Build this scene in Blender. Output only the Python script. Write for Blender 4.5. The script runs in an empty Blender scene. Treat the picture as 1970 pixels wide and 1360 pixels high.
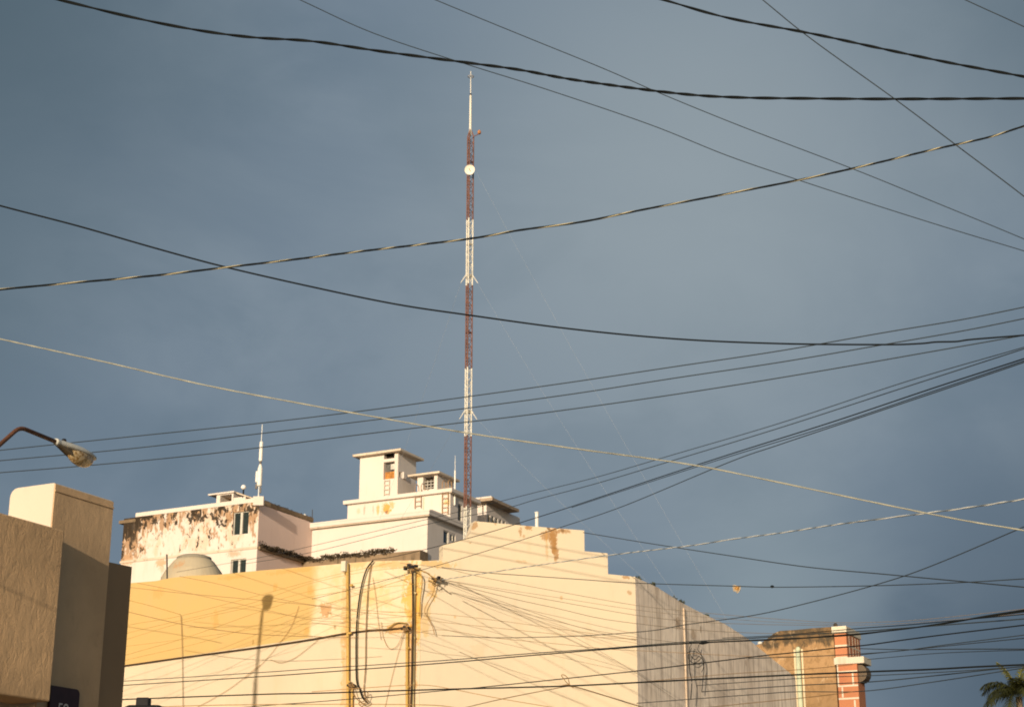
import bpy, bmesh, math, random
from mathutils import Vector, Matrix
R = math.radians
random.seed(7)
SC = bpy.context.scene
COL = SC.collection

# ------------------------------------------------------------------ camera
F = 3200.0; TH = R(18.25); CX, CY = 985.0, 680.0; EYE = 1.6
cam_d = bpy.data.cameras.new('camera'); cam = bpy.data.objects.new('camera', cam_d); COL.objects.link(cam)
cam_d.sensor_width = 36.0; cam_d.lens = 36.0 * F / 1970.0
cam_d.clip_start = 0.1; cam_d.clip_end = 5000
SC.cycles.filter_width = 1.9
cam.location = (0, 0, EYE); cam.rotation_euler = (R(90) + TH, 0, 0)
SC.camera = cam
SC.view_settings.view_transform = 'Standard'; SC.view_settings.look = 'None'
SC.view_settings.exposure = 0; SC.view_settings.gamma = 1

# ------------------------------------------------------------------ node helper
class NT:
    def __init__(s, nt): s.nt = nt
    def new(s, t, **kw):
        n = s.nt.nodes.new(t)
        for k, v in kw.items(): setattr(n, k, v)
        return n
    def put(s, sock, v):
        if isinstance(v, bpy.types.NodeSocket): s.nt.links.new(v, sock)
        elif v is not None: sock.default_value = v
    def m(s, op, a, b=None, c=None, clamp=False):
        n = s.new('ShaderNodeMath', operation=op, use_clamp=clamp)
        for i, v in enumerate((a, b, c)):
            if v is not None: s.put(n.inputs[i], v)
        return n.outputs[0]
    def v(s, op, a, b=None):
        n = s.new('ShaderNodeVectorMath', operation=op)
        s.put(n.inputs[0], a)
        if b is not None: s.put(n.inputs[1], b)
        return n.outputs['Value'] if op in ('LENGTH', 'DOT_PRODUCT', 'DISTANCE') else n.outputs[0]
    def mix(s, f, a, b):
        n = s.new('ShaderNodeMix', data_type='RGBA')
        s.put(n.inputs[0], f); s.put(n.inputs[6], c4(a)); s.put(n.inputs[7], c4(b))
        return n.outputs[2]
    def noise(s, vec, scale, detail=4, rough=.55, dist=0):
        n = s.new('ShaderNodeTexNoise')
        s.put(n.inputs['Vector'], vec); n.inputs['Scale'].default_value = scale
        n.inputs['Detail'].default_value = detail; n.inputs['Roughness'].default_value = rough
        n.inputs['Distortion'].default_value = dist
        return n.outputs['Fac']
    def step(s, x, lo, hi):
        n = s.new('ShaderNodeMapRange', interpolation_type='SMOOTHSTEP', clamp=True)
        s.put(n.inputs[0], x); n.inputs[1].default_value = lo; n.inputs[2].default_value = hi
        return n.outputs[0]
def c4(c):
    if isinstance(c, bpy.types.NodeSocket): return c
    return (c[0], c[1], c[2], 1.0) if len(c) == 3 else c

# ------------------------------------------------------------------ sun and sky
SUN_AZ, SUN_EL = 198.0, 9.9
sv = Vector((math.sin(R(SUN_AZ)) * math.cos(R(SUN_EL)), math.cos(R(SUN_AZ)) * math.cos(R(SUN_EL)), math.sin(R(SUN_EL))))
sl = bpy.data.lights.new('sun', 'SUN'); sl.energy = 5.0; sl.angle = R(0.5); sl.color = (1.0, 0.83, 0.64)
so = bpy.data.objects.new('sun', sl); COL.objects.link(so)
so.rotation_euler = sv.to_track_quat('Z', 'Y').to_euler(); so.location = sv * 50
W = bpy.data.worlds.new('World'); SC.world = W; W.use_nodes = True
W.node_tree.nodes.clear(); w = NT(W.node_tree)
dirn = w.new('ShaderNodeTexCoord').outputs['Generated']
sky = w.new('ShaderNodeTexSky', sky_type='NISHITA', sun_disc=False, sun_elevation=R(SUN_EL), sun_rotation=R(SUN_AZ), air_density=1.0, dust_density=2.0, ozone_density=1.0)
def pdir(px, py):
    a = (px - CX) / F; b = (CY - py) / F
    return Vector((a, math.cos(TH) - b * math.sin(TH), math.sin(TH) + b * math.cos(TH)))
def skyblob(px, py, rad_deg, soft=1.0):        # broad lighter or darker sky patch: cloud tone, and lens vignetting at the corners
    d = pdir(px, py).normalized()
    dp = w.v('DISTANCE', dirn, tuple(d))
    return w.step(w.m('DIVIDE', dp, R(rad_deg)), 1.0, 1.0 - soft)
n1 = w.noise(w.v('MULTIPLY', dirn, (1, 1, 1.6)), 3.2, 6, .55, .6)
n2 = w.noise(w.v('MULTIPLY', dirn, (1, 1, 1.8)), 9.0, 6, .55, .3)
cl = w.mix(w.step(n1, .36, .66), (.158, .214, .276), (.210, .268, .325))
cl = w.mix(w.m('MULTIPLY', w.step(n2, .44, .70), .42), cl, (.130, .186, .240))
cl = w.mix(w.m('MULTIPLY', skyblob(1350, 320, 15), .75), cl, (.315, .372, .405))
cl = w.mix(w.m('MULTIPLY', skyblob(1480, 1150, 6), .6), cl, (.27, .335, .37))
cl = w.mix(w.m('MULTIPLY', skyblob(2050, 1330, 10), .85), cl, (.070, .105, .145))
cl = w.mix(w.m('MULTIPLY', skyblob(-150, -60, 16), .95), cl, (.085, .128, .162))  # vignette-like darkening of corners and sides put into the sky colour
cl = w.mix(w.m('MULTIPLY', skyblob(2200, -100, 12), .8), cl, (.10, .145, .18))
cl = w.mix(w.m('MULTIPLY', skyblob(-250, 600, 10), .7), cl, (.10, .15, .19))
cl = w.mix(w.m('MULTIPLY', skyblob(2150, 950, 8), .5), cl, (.095, .14, .19))
cl = w.mix(w.m('MULTIPLY', w.m('MULTIPLY', skyblob(1765, 1180, 1.6, .8), w.step(n2, .30, .62)), .6), cl, (.09, .135, .185))
# storm cloud in the north, open bright evening sky towards the sun
facing = w.v('DOT_PRODUCT', dirn, (math.sin(R(SUN_AZ)), math.cos(R(SUN_AZ)), 0.25))
openm = w.step(facing, -0.35, 0.35)
b1 = w.new('ShaderNodeBackground'); w.put(b1.inputs[0], cl); b1.inputs[1].default_value = 1.0
b2 = w.new('ShaderNodeBackground'); w.put(b2.inputs[0], sky.outputs[0]); b2.inputs[1].default_value = 0.12
ms = w.new('ShaderNodeMixShader'); w.put(ms.inputs[0], openm); w.put(ms.inputs[1], b1.outputs[0]); w.put(ms.inputs[2], b2.outputs[0])
wo = w.new('ShaderNodeOutputWorld'); w.put(wo.inputs[0], ms.outputs[0])

# ------------------------------------------------------------------ places
# a point seen in direction (px, py) at horizontal distance d
def at(px, py, d):
    r = pdir(px, py); r = r / math.hypot(r.x, r.y)
    return Vector((0, 0, EYE)) + r * d
class Plane:                                   # an upright wall plane through a point, running towards azimuth az
    def __init__(s, px=None, py=None, d=None, az=0, p=None):
        s.p = at(px, py, d) if p is None else Vector(p)
        s.u = Vector((math.sin(R(az)), math.cos(R(az)), 0)); s.az = az
        n = Vector((s.u.y, -s.u.x, 0))
        if n.dot(s.p) > 0: n = -n              # outward = towards the street
        s.n = n
    def hit(s, px, py, out=0.0):
        r = pdir(px, py); q = s.p + s.n * out
        t = (Vector((q.x, q.y, 0)).dot(s.n)) / r.dot(s.n)
        return Vector((0, 0, EYE)) + r * t
    def s_of(s, px, py): return (s.hit(px, py) - s.p).dot(s.u)
    def off(s, o): return Plane(az=s.az, p=s.p + s.n * o)
    def at(s, a, z, out=0.0):
        q = s.p + s.u * a + s.n * out; return Vector((q.x, q.y, z))
AZ_U, AZ_V = 26.8, -63.2
U = Vector((math.sin(R(AZ_U)), math.cos(R(AZ_U)), 0)); V = Vector((math.sin(R(AZ_V)), math.cos(R(AZ_V)), 0))

# ------------------------------------------------------------------ materials
def newmat(name, col=(.5, .5, .5), rough=.8, metal=0.0):
    m = bpy.data.materials.new(name); m.use_nodes = True
    t = NT(m.node_tree); b = m.node_tree.nodes['Principled BSDF']
    b.inputs['Base Color'].default_value = c4(col); b.inputs['Roughness'].default_value = rough
    b.inputs['Metallic'].default_value = metal
    b.inputs['Specular IOR Level'].default_value = .25
    return m, t, b
def setbump(t, b, h, strength, dist):
    n = t.new('ShaderNodeBump'); n.inputs['Strength'].default_value = strength; n.inputs['Distance'].default_value = dist
    t.put(n.inputs['Height'], h); t.put(b.inputs['Normal'], n.outputs[0])
def streak(t, pos, s, zs=.18): return t.noise(t.v('MULTIPLY', pos, (1, 1, zs)), s, 5, .6)
def plain(name, col, var=.12, rough=.7, metal=0, scale=6):
    m, t, b = newmat(name, col, rough, metal)
    pos = t.new('ShaderNodeNewGeometry').outputs['Position']
    n = t.noise(pos, scale, 5, .6)
    t.put(b.inputs['Base Color'], t.mix(t.step(n, .3, .7), [x * (1 - var) for x in col], [min(1, x * (1 + var)) for x in col]))
    return m
def blobmask(t, pos, c, rh, rv, k=.9, ns=None, edge=.25):
    d = t.v('MULTIPLY', t.v('SUBTRACT', pos, tuple(c)), (1 / rh, 1 / rh, 1 / rv))
    L = t.v('LENGTH', d)
    x = t.m('SUBTRACT', 1.0, L)
    x = t.m('ADD', x, t.m('MULTIPLY', t.m('SUBTRACT', ns, .5), k * 2))
    return t.step(x, 0.0, edge)
def plaster(name, col, var=.10, bump=.35, bscale=3.0, streaks=.12, streakcol=None, blobs=(), layers=None, fine=22, post=None):
    m, t, b = newmat(name, col, .88)
    pos = t.new('ShaderNodeNewGeometry').outputs['Position']
    big = t.noise(pos, .35, 5, .6); mid = t.noise(pos, bscale, 6, .62); fi = t.noise(pos, fine, 5, .65)
    st = streak(t, pos, 3.2)
    c = t.mix(t.step(big, .3, .7), [x * (1 - var) for x in col], [min(.9, x * (1 + var * .6)) for x in col])
    if layers: c = layers(t, pos, c, big, mid)
    c = t.mix(t.m('MULTIPLY', t.step(mid, .45, .75), var * 1.2), c, [x * .72 for x in col])
    sc = streakcol or [col[0] * .6, col[1] * .5, col[2] * .4]
    c = t.mix(t.m('MULTIPLY', t.step(st, .52, .74), streaks * 2), c, sc)
    c = t.mix(t.m('MULTIPLY', t.step(fi, .62, .8), .22), c, [x * .55 for x in col])
    bn = t.noise(t.v('MULTIPLY', pos, (1, 1, .7)), 9.0, 8, .78, .8)
    for (ctr, rh, rv, bc, strength) in blobs:
        c = t.mix(t.m('MULTIPLY', blobmask(t, pos, ctr, rh * 1.05, rv * 1.05, 2.0, bn, .4), strength), c, bc)
    if post: c = post(t, pos, c, big, mid)
    t.put(b.inputs['Base Color'], c)
    h = t.m('ADD', t.m('MULTIPLY', mid, .8), t.m('MULTIPLY', fi, .25))
    setbump(t, b, h, bump, .05)
    return m

# ------------------------------------------------------------------ mesh helpers
def root(name, loc, label, cat, group=None, kind=None):
    o = bpy.data.objects.new(name, None); COL.objects.link(o); o.location = loc
    o.empty_display_size = .2
    return tag(o, label, cat, group, kind)
def tag(o, label=None, cat=None, group=None, kind=None):
    if label: o['label'] = label
    if cat: o['category'] = cat
    if group: o['group'] = group
    if kind: o['kind'] = kind
    return o
class MB:
    def __init__(s): s.v = []; s.f = []; s.mi = []
    def face(s, pts, mi=0):
        i = len(s.v); s.v += [Vector(p) for p in pts]; s.f.append(tuple(range(i, i + len(pts)))); s.mi.append(mi); return s
    def prism(s, pts, d, mi=0):               # polygon pts extruded by vector d, closed
        d = Vector(d); pts = [Vector(p) for p in pts]
        q = [p + d for p in pts]; n = len(pts)
        i = len(s.v); s.v += pts + q
        nor = (pts[1] - pts[0]).cross(pts[2] - pts[0])
        a = tuple(range(i, i + n)); b = tuple(range(i + n, i + 2 * n))
        s.f += [a[::-1], b]; s.mi += [mi, mi]
        for k in range(n):
            l = (k + 1) % n; s.f.append((i + k, i + l, i + n + l, i + n + k)); s.mi.append(mi)
        return s
    def box(s, c, eu, ev, h, mi=0):           # corner, two edge vectors, height
        c = Vector(c); eu = Vector(eu); ev = Vector(ev)
        return s.prism([c, c + eu, c + eu + ev, c + ev], (0, 0, h), mi)
    def tube(s, pts, rad, n=6, cap=True, mi=0, closed=False):
        pts = [Vector(p) for p in pts]; rings = []
        up = Vector((.03, .02, 1)).normalized()
        for k, p in enumerate(pts):
            a = pts[max(0, k - 1)]; b = pts[min(len(pts) - 1, k + 1)]
            t = (b - a).normalized()
            x = t.cross(up)
            if x.length < .05: x = t.cross(Vector((1, .1, 0)))
            x.normalize(); y = x.cross(t).normalized()
            r = rad[k] if isinstance(rad, (list, tuple)) else rad
            i = len(s.v)
            for j in range(n):
                an = 2 * math.pi * j / n
                s.v.append(p + x * (r * math.cos(an)) + y * (r * math.sin(an)))
            rings.append(i)
        for k in range(len(rings) - 1):
            for j in range(n):
                l = (j + 1) % n
                s.f.append((rings[k] + j, rings[k] + l, rings[k + 1] + l, rings[k + 1] + j)); s.mi.append(mi)
        if cap:
            s.f.append(tuple(rings[0] + j for j in range(n))[::-1]); s.f.append(tuple(rings[-1] + j for j in range(n))); s.mi += [mi, mi]
        return s
    def lathe(s, c, prof, axis=(0, 0, 1), n=24, mi=0):   # prof: (radius, along)
        c = Vector(c); ax = Vector(axis).normalized()
        x = ax.cross(Vector((.2, 1, .1))).normalized(); y = ax.cross(x)
        rings = []
        for r, h in prof:
            i = len(s.v); rings.append(i)
            for j in range(n):
                an = 2 * math.pi * j / n
                s.v.append(c + ax * h + x * (r * math.cos(an)) + y * (r * math.sin(an)))
        for k in range(len(rings) - 1):
            for j in range(n):
                l = (j + 1) % n; s.f.append((rings[k] + j, rings[k] + l, rings[k + 1] + l, rings[k + 1] + j)); s.mi.append(mi)
        s.f.append(tuple(rings[0] + j for j in range(n))[::-1]); s.f.append(tuple(rings[-1] + j for j in range(n))); s.mi += [mi, mi]
        return s
    def build(s, name, mats, parent=None, label=None, cat=None, group=None, kind=None, smooth=False, origin=None, bevel=0, recalc=True):
        mats = mats if isinstance(mats, (list, tuple)) else [mats]
        if parent is not None: org = Vector(parent.location) if parent.parent is None else parent.matrix_parent_inverse @ Vector((0, 0, 0))
        if parent is not None: org = world_origin(parent)
        elif origin is not None: org = Vector(origin)
        else:
            xs = [v.x for v in s.v]; ys = [v.y for v in s.v]; zs = [v.z for v in s.v]
            org = Vector(((min(xs) + max(xs)) / 2, (min(ys) + max(ys)) / 2, min(zs)))
        me = bpy.data.meshes.new(name)
        me.from_pydata([tuple(v - org) for v in s.v], [], s.f)
        for p, k in zip(me.polygons, s.mi): p.material_index = k
        for mm in mats: me.materials.append(mm)
        if recalc or bevel:
            bm = bmesh.new(); bm.from_mesh(me)
            if bevel: bmesh.ops.remove_doubles(bm, verts=bm.verts, dist=1e-5)
            bmesh.ops.recalc_face_normals(bm, faces=bm.faces)
            if bevel:
                ed = [e for e in bm.edges if len(e.link_faces) == 2 and e.calc_face_angle(0) > .6]
                bmesh.ops.bevel(bm, geom=ed, offset=bevel, segments=2, profile=.5, affect='EDGES')
            bm.to_mesh(me); bm.free()
        if smooth:
            for p in me.polygons: p.use_smooth = True
        o = bpy.data.objects.new(name, me); COL.objects.link(o)
        if parent is not None: o.parent = parent
        else: o.location = org
        return tag(o, label, cat, group, kind)
def world_origin(o):
    p = Vector(o.location); q = o.parent
    while q is not None: p += Vector(q.location); q = q.parent
    return p

# box with rectangular openings in its street face (towards -U, runs along V) and side face (runs along U)
def holed(mb, C, a, b, z0, z1, hv=(), hu=(), depth=.3, roof=True):
    C = Vector((C.x, C.y, 0))
    def grid(O, e, L, holes, inn):
        xs = sorted({0, L} | {h[0] for h in holes} | {h[1] for h in holes}); zs = sorted({z0, z1} | {h[2] for h in holes} | {h[3] for h in holes})
        P = lambda x, z, d=0: O + e * x + inn * d + Vector((0, 0, z))
        for i in range(len(xs) - 1):
            for j in range(len(zs) - 1):
                xm = (xs[i] + xs[i + 1]) / 2; zm = (zs[j] + zs[j + 1]) / 2
                if any(h[0] < xm < h[1] and h[2] < zm < h[3] for h in holes): continue
                mb.face([P(xs[i], zs[j]), P(xs[i + 1], zs[j]), P(xs[i + 1], zs[j + 1]), P(xs[i], zs[j + 1])])
        for (x0, x1, y0, y1) in holes:
            for (p, q) in (((x0, y0), (x1, y0)), ((x1, y0), (x1, y1)), ((x1, y1), (x0, y1)), ((x0, y1), (x0, y0))):
                mb.face([P(*p), P(*q), P(q[0], q[1], depth), P(p[0], p[1], depth)])
    grid(C, V, a, hv, U); grid(C, U, b, hu, V)
    Z0 = Vector((0, 0, z0)); Z1 = Vector((0, 0, z1))
    A, B, D = C + V * a, C + U * b, C + V * a + U * b
    mb.face([A + Z0, D + Z0, D + Z1, A + Z1]); mb.face([B + Z0, D + Z0, D + Z1, B + Z1])
    if roof: mb.face([C + Z1, A + Z1, D + Z1, B + Z1])
    mb.face([C + Z0, A + Z0, D + Z0, B + Z0])

# ------------------------------------------------------------------ ground
asph = plain('asphalt', (.05, .05, .052), .3, .9, scale=1.5)
pave = plaster('paving', (.28, .25, .2), .15, .3)
MB().face([(-400, -300, 0), (400, -300, 0), (400, 700, 0), (-400, 700, 0)]).build('ground', plain('ground_dust', (.16, .13, .10), .25, .95, scale=.3), kind='structure', origin=(0, 0, 0), recalc=False)
rd = MB(); c0 = U * -60 + V * -6; rd.face([c0 + Vector((0, 0, .004)), c0 + U * 160 + Vector((0, 0, .004)), c0 + U * 160 + V * 8 + Vector((0, 0, .004)), c0 + V * 8 + Vector((0, 0, .004))])
rd.build('road', asph, kind='structure', recalc=False)
# ------------------------------------------------------------------ the near building on the left
BR = (.30, .21, .14)
def stucco_relief(name, col, strength, dist):
    m, t, b = newmat(name, col, .9)
    pos = t.new('ShaderNodeNewGeometry').outputs['Position']
    wpos = t.v('ADD', pos, t.v('MULTIPLY', t.new('ShaderNodeTexNoise').outputs['Color'], (.1, .1, .1)))
    a = t.noise(t.v('MULTIPLY', pos, (1, 1, .50)), 7.5, 9, .74, .45)
    f = t.noise(pos, 30, 5, .6)
    big = t.noise(pos, .9, 4, .6)
    c = t.mix(t.step(big, .3, .7), [x * .88 for x in col], [x * 1.1 for x in col])
    c = t.mix(t.m('MULTIPLY', t.step(a, .5, .7), .25), c, [x * .62 for x in col])
    ridge = t.m('SUBTRACT', 1.0, t.m('MULTIPLY', t.m('ABSOLUTE', t.m('SUBTRACT', a, .5)), 9.0, clamp=False), clamp=True)
    t.put(b.inputs['Base Color'], c)
    setbump(t, b, t.m('ADD', t.m('ADD', t.m('MULTIPLY', a, .9), t.m('MULTIPLY', ridge, .05)), t.m('MULTIPLY', f, .16)), strength, dist)
    return m
U2 = Plane(102, 960, 18, AZ_U)
C = U2.p; n = U2.n
b_end = U2.s_of(218, 965); ztop = U2.hit(102, 927).z
PA = U2.off(.26)
sA = PA.s_of(125, 1020); zA = PA.hit(125, 1020).z; zAb = PA.hit(100, 1350).z
PV = Plane(az=AZ_V, p=U2.p)
aw = PV.s_of(20, 940)
m_left = stucco_relief('trowelled_stucco', (.56, .375, .205), .8, .034)  # brown of grazing sun put into the base colour
m_left2 = stucco_relief('shade_browned_stucco', (.56, .385, .22), .6, .016)  # cream of the pale end face, browned to imitate grazing sun
m_lw = plaster('pale_stucco', (.56, .49, .40), .05, .12, 4, .05)
lb = root('corner_building', U2.at(0, 0), 'near tan stucco building filling the lower left corner, with rough fascia and raised block', 'building')
mb = MB(); mb.box(PA.at(-11, zAb), U * (sA + 11), V * .5, zA - zAb); mb.build('fascia', m_left, lb, 'rough trowelled tan fascia band jutting over the shopfront', bevel=.02)
prof = []
rr = .10
for k in range(5):
    an = R(90 - 90 * k / 4 * -1) ; prof.append((aw - rr + rr * math.sin(R(90 * k / 4)), ztop - rr + rr * math.cos(R(90 * k / 4))))
pts = [C + V * 0 + Vector((0, 0, -C.z)), U2.at(0, ztop)] + [PV.at(a, z) for a, z in prof] + [PV.at(aw, 0)]
MB().prism(pts, U * b_end).build('parapet_block', m_lw, lb, 'smooth raised parapet block with a rounded shoulder', recalc=True, bevel=.012)
# browner stucco skin on the street side of the block, a little proud
mb = MB(); q = U2.at(.004, 0); mb.box(U2.at(.006, 0), U * (b_end - .012), n * .012, ztop - .015); mb.build('side_wall', m_left2, lb)
mb = MB(); mb.box(U2.at(.004, ztop - .095) + n * .012, U * (b_end - .008), n * .010, .018); mb.build('trim', m_left2, lb)
mb = MB(); mb.box(U2.at(-11, zAb + .05) + V * .25, U * 10.98, V * 9, zA - zAb - .08); mb.build('wall', m_left2, lb)
mb = MB(); mb.box(U2.at(-11, 0) + V * 1.6, U * 10.98, V * 7.6, zAb + .04); mb.build('shopfront', plain('shade_dark_shopfront', (.03, .025, .02), .3), lb)  # near-black colour stands in for shade under the jutting fascia
dk = Plane(205, 1085, 19.4, 20)
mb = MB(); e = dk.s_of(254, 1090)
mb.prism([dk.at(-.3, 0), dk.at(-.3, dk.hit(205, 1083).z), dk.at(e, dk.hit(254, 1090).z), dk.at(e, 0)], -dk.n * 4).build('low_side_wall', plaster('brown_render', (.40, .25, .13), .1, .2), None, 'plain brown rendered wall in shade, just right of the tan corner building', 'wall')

# street name plaque
pq = U2.off(.06)
mb = MB(); P = lambda x, y: pq.hit(x, y)
x0, z0_, x1, z1_ = pq.s_of(98, 1330), 0, pq.s_of(153, 1340), 0
zt0 = P(128, 1322).z; r_ = .05
hh = .36
poly = [(x0, zt0 - hh), (x1 - r_, zt0 - hh), (x1, zt0 - hh + r_)] + [(x1 - r_ + r_ * math.cos(R(a)), zt0 - r_ + r_ * math.sin(R(a))) for a in (0, 30, 60, 90)] + [(x0, zt0)]
sg = root('street_sign', pq.at(x0, zt0 - hh), 'dark maroon street number plaque with white numerals on the tan corner building', 'sign')
MB().prism([pq.at(a, z) for a, z in poly], -n * .03).build('plate', plain('maroon_enamel', (.035, .012, .012), .2, .35), sg)
for k in range(2):
    pass
tc = bpy.data.curves.new('numerals', 'FONT'); tc.body = '59'; tc.size = .17; tc.extrude = .002; tc.align_x = 'CENTER'
to = bpy.data.objects.new('tmp_text', tc); COL.objects.link(to)
bpy.context.view_layer.update()
me = bpy.data.meshes.new_from_object(to.evaluated_get(bpy.context.evaluated_depsgraph_get()))
COL.objects.unlink(to); bpy.data.objects.remove(to)
me.name = 'numerals'; me.materials.clear(); me.materials.append(plain('white_numeral_paint', (.55, .52, .48), .1))
no = bpy.data.objects.new('numerals', me); COL.objects.link(no); no.parent = sg
tx = U; ty = Vector((0, 0, 1)); tz = n
M = Matrix((tx, ty, tz)).transposed().to_4x4()
zn = P(120, 1346).z - .150
M.translation = pq.at((x0 + x1) / 2 - .02, zn) + n * .003 - sg.location
no.matrix_local = M

# dark tree crown seen in the gap
def leafclump(mb, c, r, nleaf, size, sq=(1, 1, 1)):
    for _ in range(nleaf):
        d = Vector((random.gauss(0, 1), random.gauss(0, 1), random.gauss(0, 1))).normalized() * r * random.random() ** .35
        p = Vector(c) + Vector((d.x * sq[0], d.y * sq[1], d.z * sq[2]))
        a = Vector((random.gauss(0, 1), random.gauss(0, 1), random.gauss(0, 1))).normalized(); b = a.cross(Vector((random.random(), random.random(), .3))).normalized()
        s1 = size * random.uniform(.6, 1.3)
        mb.face([p - a * s1, p + b * s1 * .4, p + a * s1, p - b * s1 * .4])
m_leaf = plain('dark_foliage', (.05, .055, .02), .4, .8, scale=3)
tc_ = at(222, 1078, 60)
tr = root('tree', (tc_.x, tc_.y, 0), 'dark tree crown peeping through the gap between the corner building and the stained hotel', 'tree')
mb = MB()
for k in range(26):
    leafclump(mb, tc_ + Vector((random.uniform(-1.6, -.25), random.uniform(-1, 1), random.uniform(-1.5, .15))), .45, 60, .10)
mb.build('crown', m_leaf, tr, recalc=False)
MB().tube([(tc_.x - .2, tc_.y, 0), (tc_.x - .1, tc_.y, 5), (tc_.x - .2, tc_.y, tc_.z - .6)], [.22, .16, .08], 8).build('trunk', plain('bark', (.1, .07, .05)), tr)

# ------------------------------------------------------------------ yellow wall building
L = Plane(812, 1200, 37, AZ_V)
def yellow_layers(t, pos, c, big, mid):
    p0 = L.hit(237, 1279); p1 = L.hit(662, 1217); uu = L.u
    s0 = (p0 - L.p).dot(uu); s1 = (p1 - L.p).dot(uu); m_ = (p1.z - p0.z) / (s1 - s0)
    # z above the band line
    k = p0.z - m_ * s0 - m_ * L.p.dot(uu)
    h = t.m('SUBTRACT', t.v('DOT_PRODUCT', pos, (-m_ * uu.x, -m_ * uu.y, 1)), k)
    above = t.step(h, -.01, .01)
    sy = (L.hit(603, 1160) - Vector((0, 0, 0))).dot(uu)
    edge = t.m('ADD', t.v('DOT_PRODUCT', pos, tuple(uu)), t.m('MULTIPLY', t.m('SUBTRACT', t.noise(t.v('MULTIPLY', pos, (1, 1, .5)), 1.3, 5, .55), .5), 1.0))
    left = t.step(edge, sy - .13, sy + .13)
    pale = t.mix(t.step(t.noise(pos, 1.7, 4, .6), .4, .7), (.62, .525, .37), (.59, .46, .26))
    up = t.mix(left, pale, (.50, .345, .138))
    return t.mix(above, c, up)
def Lb(px, py, rh, rv, col=(.45, .24, .06), s=.8): return (L.hit(px, py), rh, rv, col, s)
OR = (.50, .27, .07)
m_L = plaster('yellow_cream_wall', (.555, .47, .345), .08, .18, 2.2, .08, (.46, .34, .16), blobs=[
    Lb(627, 1172, .16, .2, (.42, .2, .06), .7), Lb(644, 1206, .04, .05, (.2, .12, .05), .5), Lb(590, 1212, .07, .12, OR, .5), Lb(415, 1192, .10, .2, OR, .45), Lb(303, 1140, .2, .16, OR, .35), Lb(487, 1235, .03, .07, (.3, .17, .05), .6),
    Lb(530, 1128, .08, .10, OR, .5), Lb(597, 1135, .09, .12, OR, .5), Lb(664, 1310, .10, 1.6, OR, .5), Lb(663, 1180, .10, 1.3, OR, .4), Lb(796, 1150, .30, .75, (.58, .34, .06), .8),
    Lb(805, 1195, .18, .5, (.58, .34, .06), .7), Lb(792, 1280, .14, 1.2, OR, .6), Lb(765, 1208, .45, .12, OR, .7), Lb(720, 1150, .5, .3, (.58, .40, .12), .3), Lb(760, 1085, .6, .10, OR, .5), Lb(690, 1085, .3, .10, OR, .4), Lb(450, 1110, .5, .05, OR, .4), Lb(560, 1098, .7, .06, OR, .4)],
    layers=yellow_layers)
lw = root('yellow_building', L.at(3, 0), 'long low building with ochre yellow over cream painted wall, below the stained hotel', 'building')
top = [(130, 1131), (253, 1121), (300, 1117), (330, 1111), (365, 1107), (420, 1105), (500, 1097), (600, 1089), (665, 1083), (720, 1079), (811, 1077)]
pts = [L.hit(x, y) for x, y in top]
mb = MB(); mb.prism([L.at((pts[0] - L.p).dot(L.u), 0)] + pts + [L.at((pts[-1] - L.p).dot(L.u), 0)], -L.n * .3)
mb.build('wall', m_L, lw)
sL = (pts[0] - L.p).dot(L.u)
m_roof = plaster('grey_roof_render', (.4, .36, .3), .2, .3)
mb = MB(); mb.box(L.at(.3, 0, -.32), L.u * (sL - .4), -L.n * 12, 8.1); mb.build('roof', m_roof, lw)
# low second wall strip right of the down pipe (raised parapet)
# ------------------------------------------------------------------ stepped gable building
S = Plane(az=70, p=L.at(0.0, 0))
sx = lambda px, py: S.s_of(px, py)
def Sb(px, py, rh, rv, col=(.50, .25, .07), s=.9): return (S.hit(px, py), rh, rv, col, s)
RU = (.34, .18, .06); DK = (.16, .10, .05)
def s_layers(t, pos, c, big, mid):
    uu = S.u; s0 = S.hit(807, 1230).dot(uu)
    zc = S.hit(812, 1228).z
    x = t.v('DOT_PRODUCT', pos, tuple(uu))
    return t.mix(t.m('MULTIPLY', t.step(big, .35, .65), .35), c, (.60, .50, .34))
m_S = plaster('cream_gable_wall', (.64, .55, .41), .08, .2, 2.0, .08, (.5, .36, .18), blobs=[
    Sb(1064, 1035, .10, .45, RU), Sb(1052, 1030, .16, .13, RU, .8), Sb(1085, 1022, .17, .07, RU, .8), Sb(1055, 1016, .05, .04, DK, .9), Sb(1082, 1020, .05, .04, DK, .7), Sb(1068, 1062, .07, .3, RU, .8), Sb(1052, 1050, .04, .35, OR, .4), Sb(1015, 1015, .10, .06, RU, .85), Sb(1001, 1022, .05, .12, RU, .7), Sb(1008, 1032, .04, .06, RU, .5),
    Sb(912, 1012, .08, .12, RU, .7), Sb(953, 1006, .03, .05, RU, .5), Sb(1204, 1110, .14, .04, RU, .7), Sb(1211, 1140, .06, .06, RU, .6), Sb(905, 1044, .03, .02, RU, .6), Sb(835, 1085, .5, .10, (.58, .36, .1), .6), Sb(832, 1130, .12, .3, (.58, .36, .1), .7), Sb(820, 1190, .12, .5, (.58, .38, .12), .5), Sb(1000, 1080, .15, .04, OR, .3), Sb(875, 1187, .04, .05, OR, .5), Sb(1080, 1150, .04, .05, OR, .5), Sb(920, 1250, .2, .2, OR, .12)], layers=s_layers)
sb = root('stepped_building', S.at(2.5, 0), 'cream building with a stepped parapet gable streaked with rust', 'building')
z = lambda px, py: S.hit(px, py).z
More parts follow.
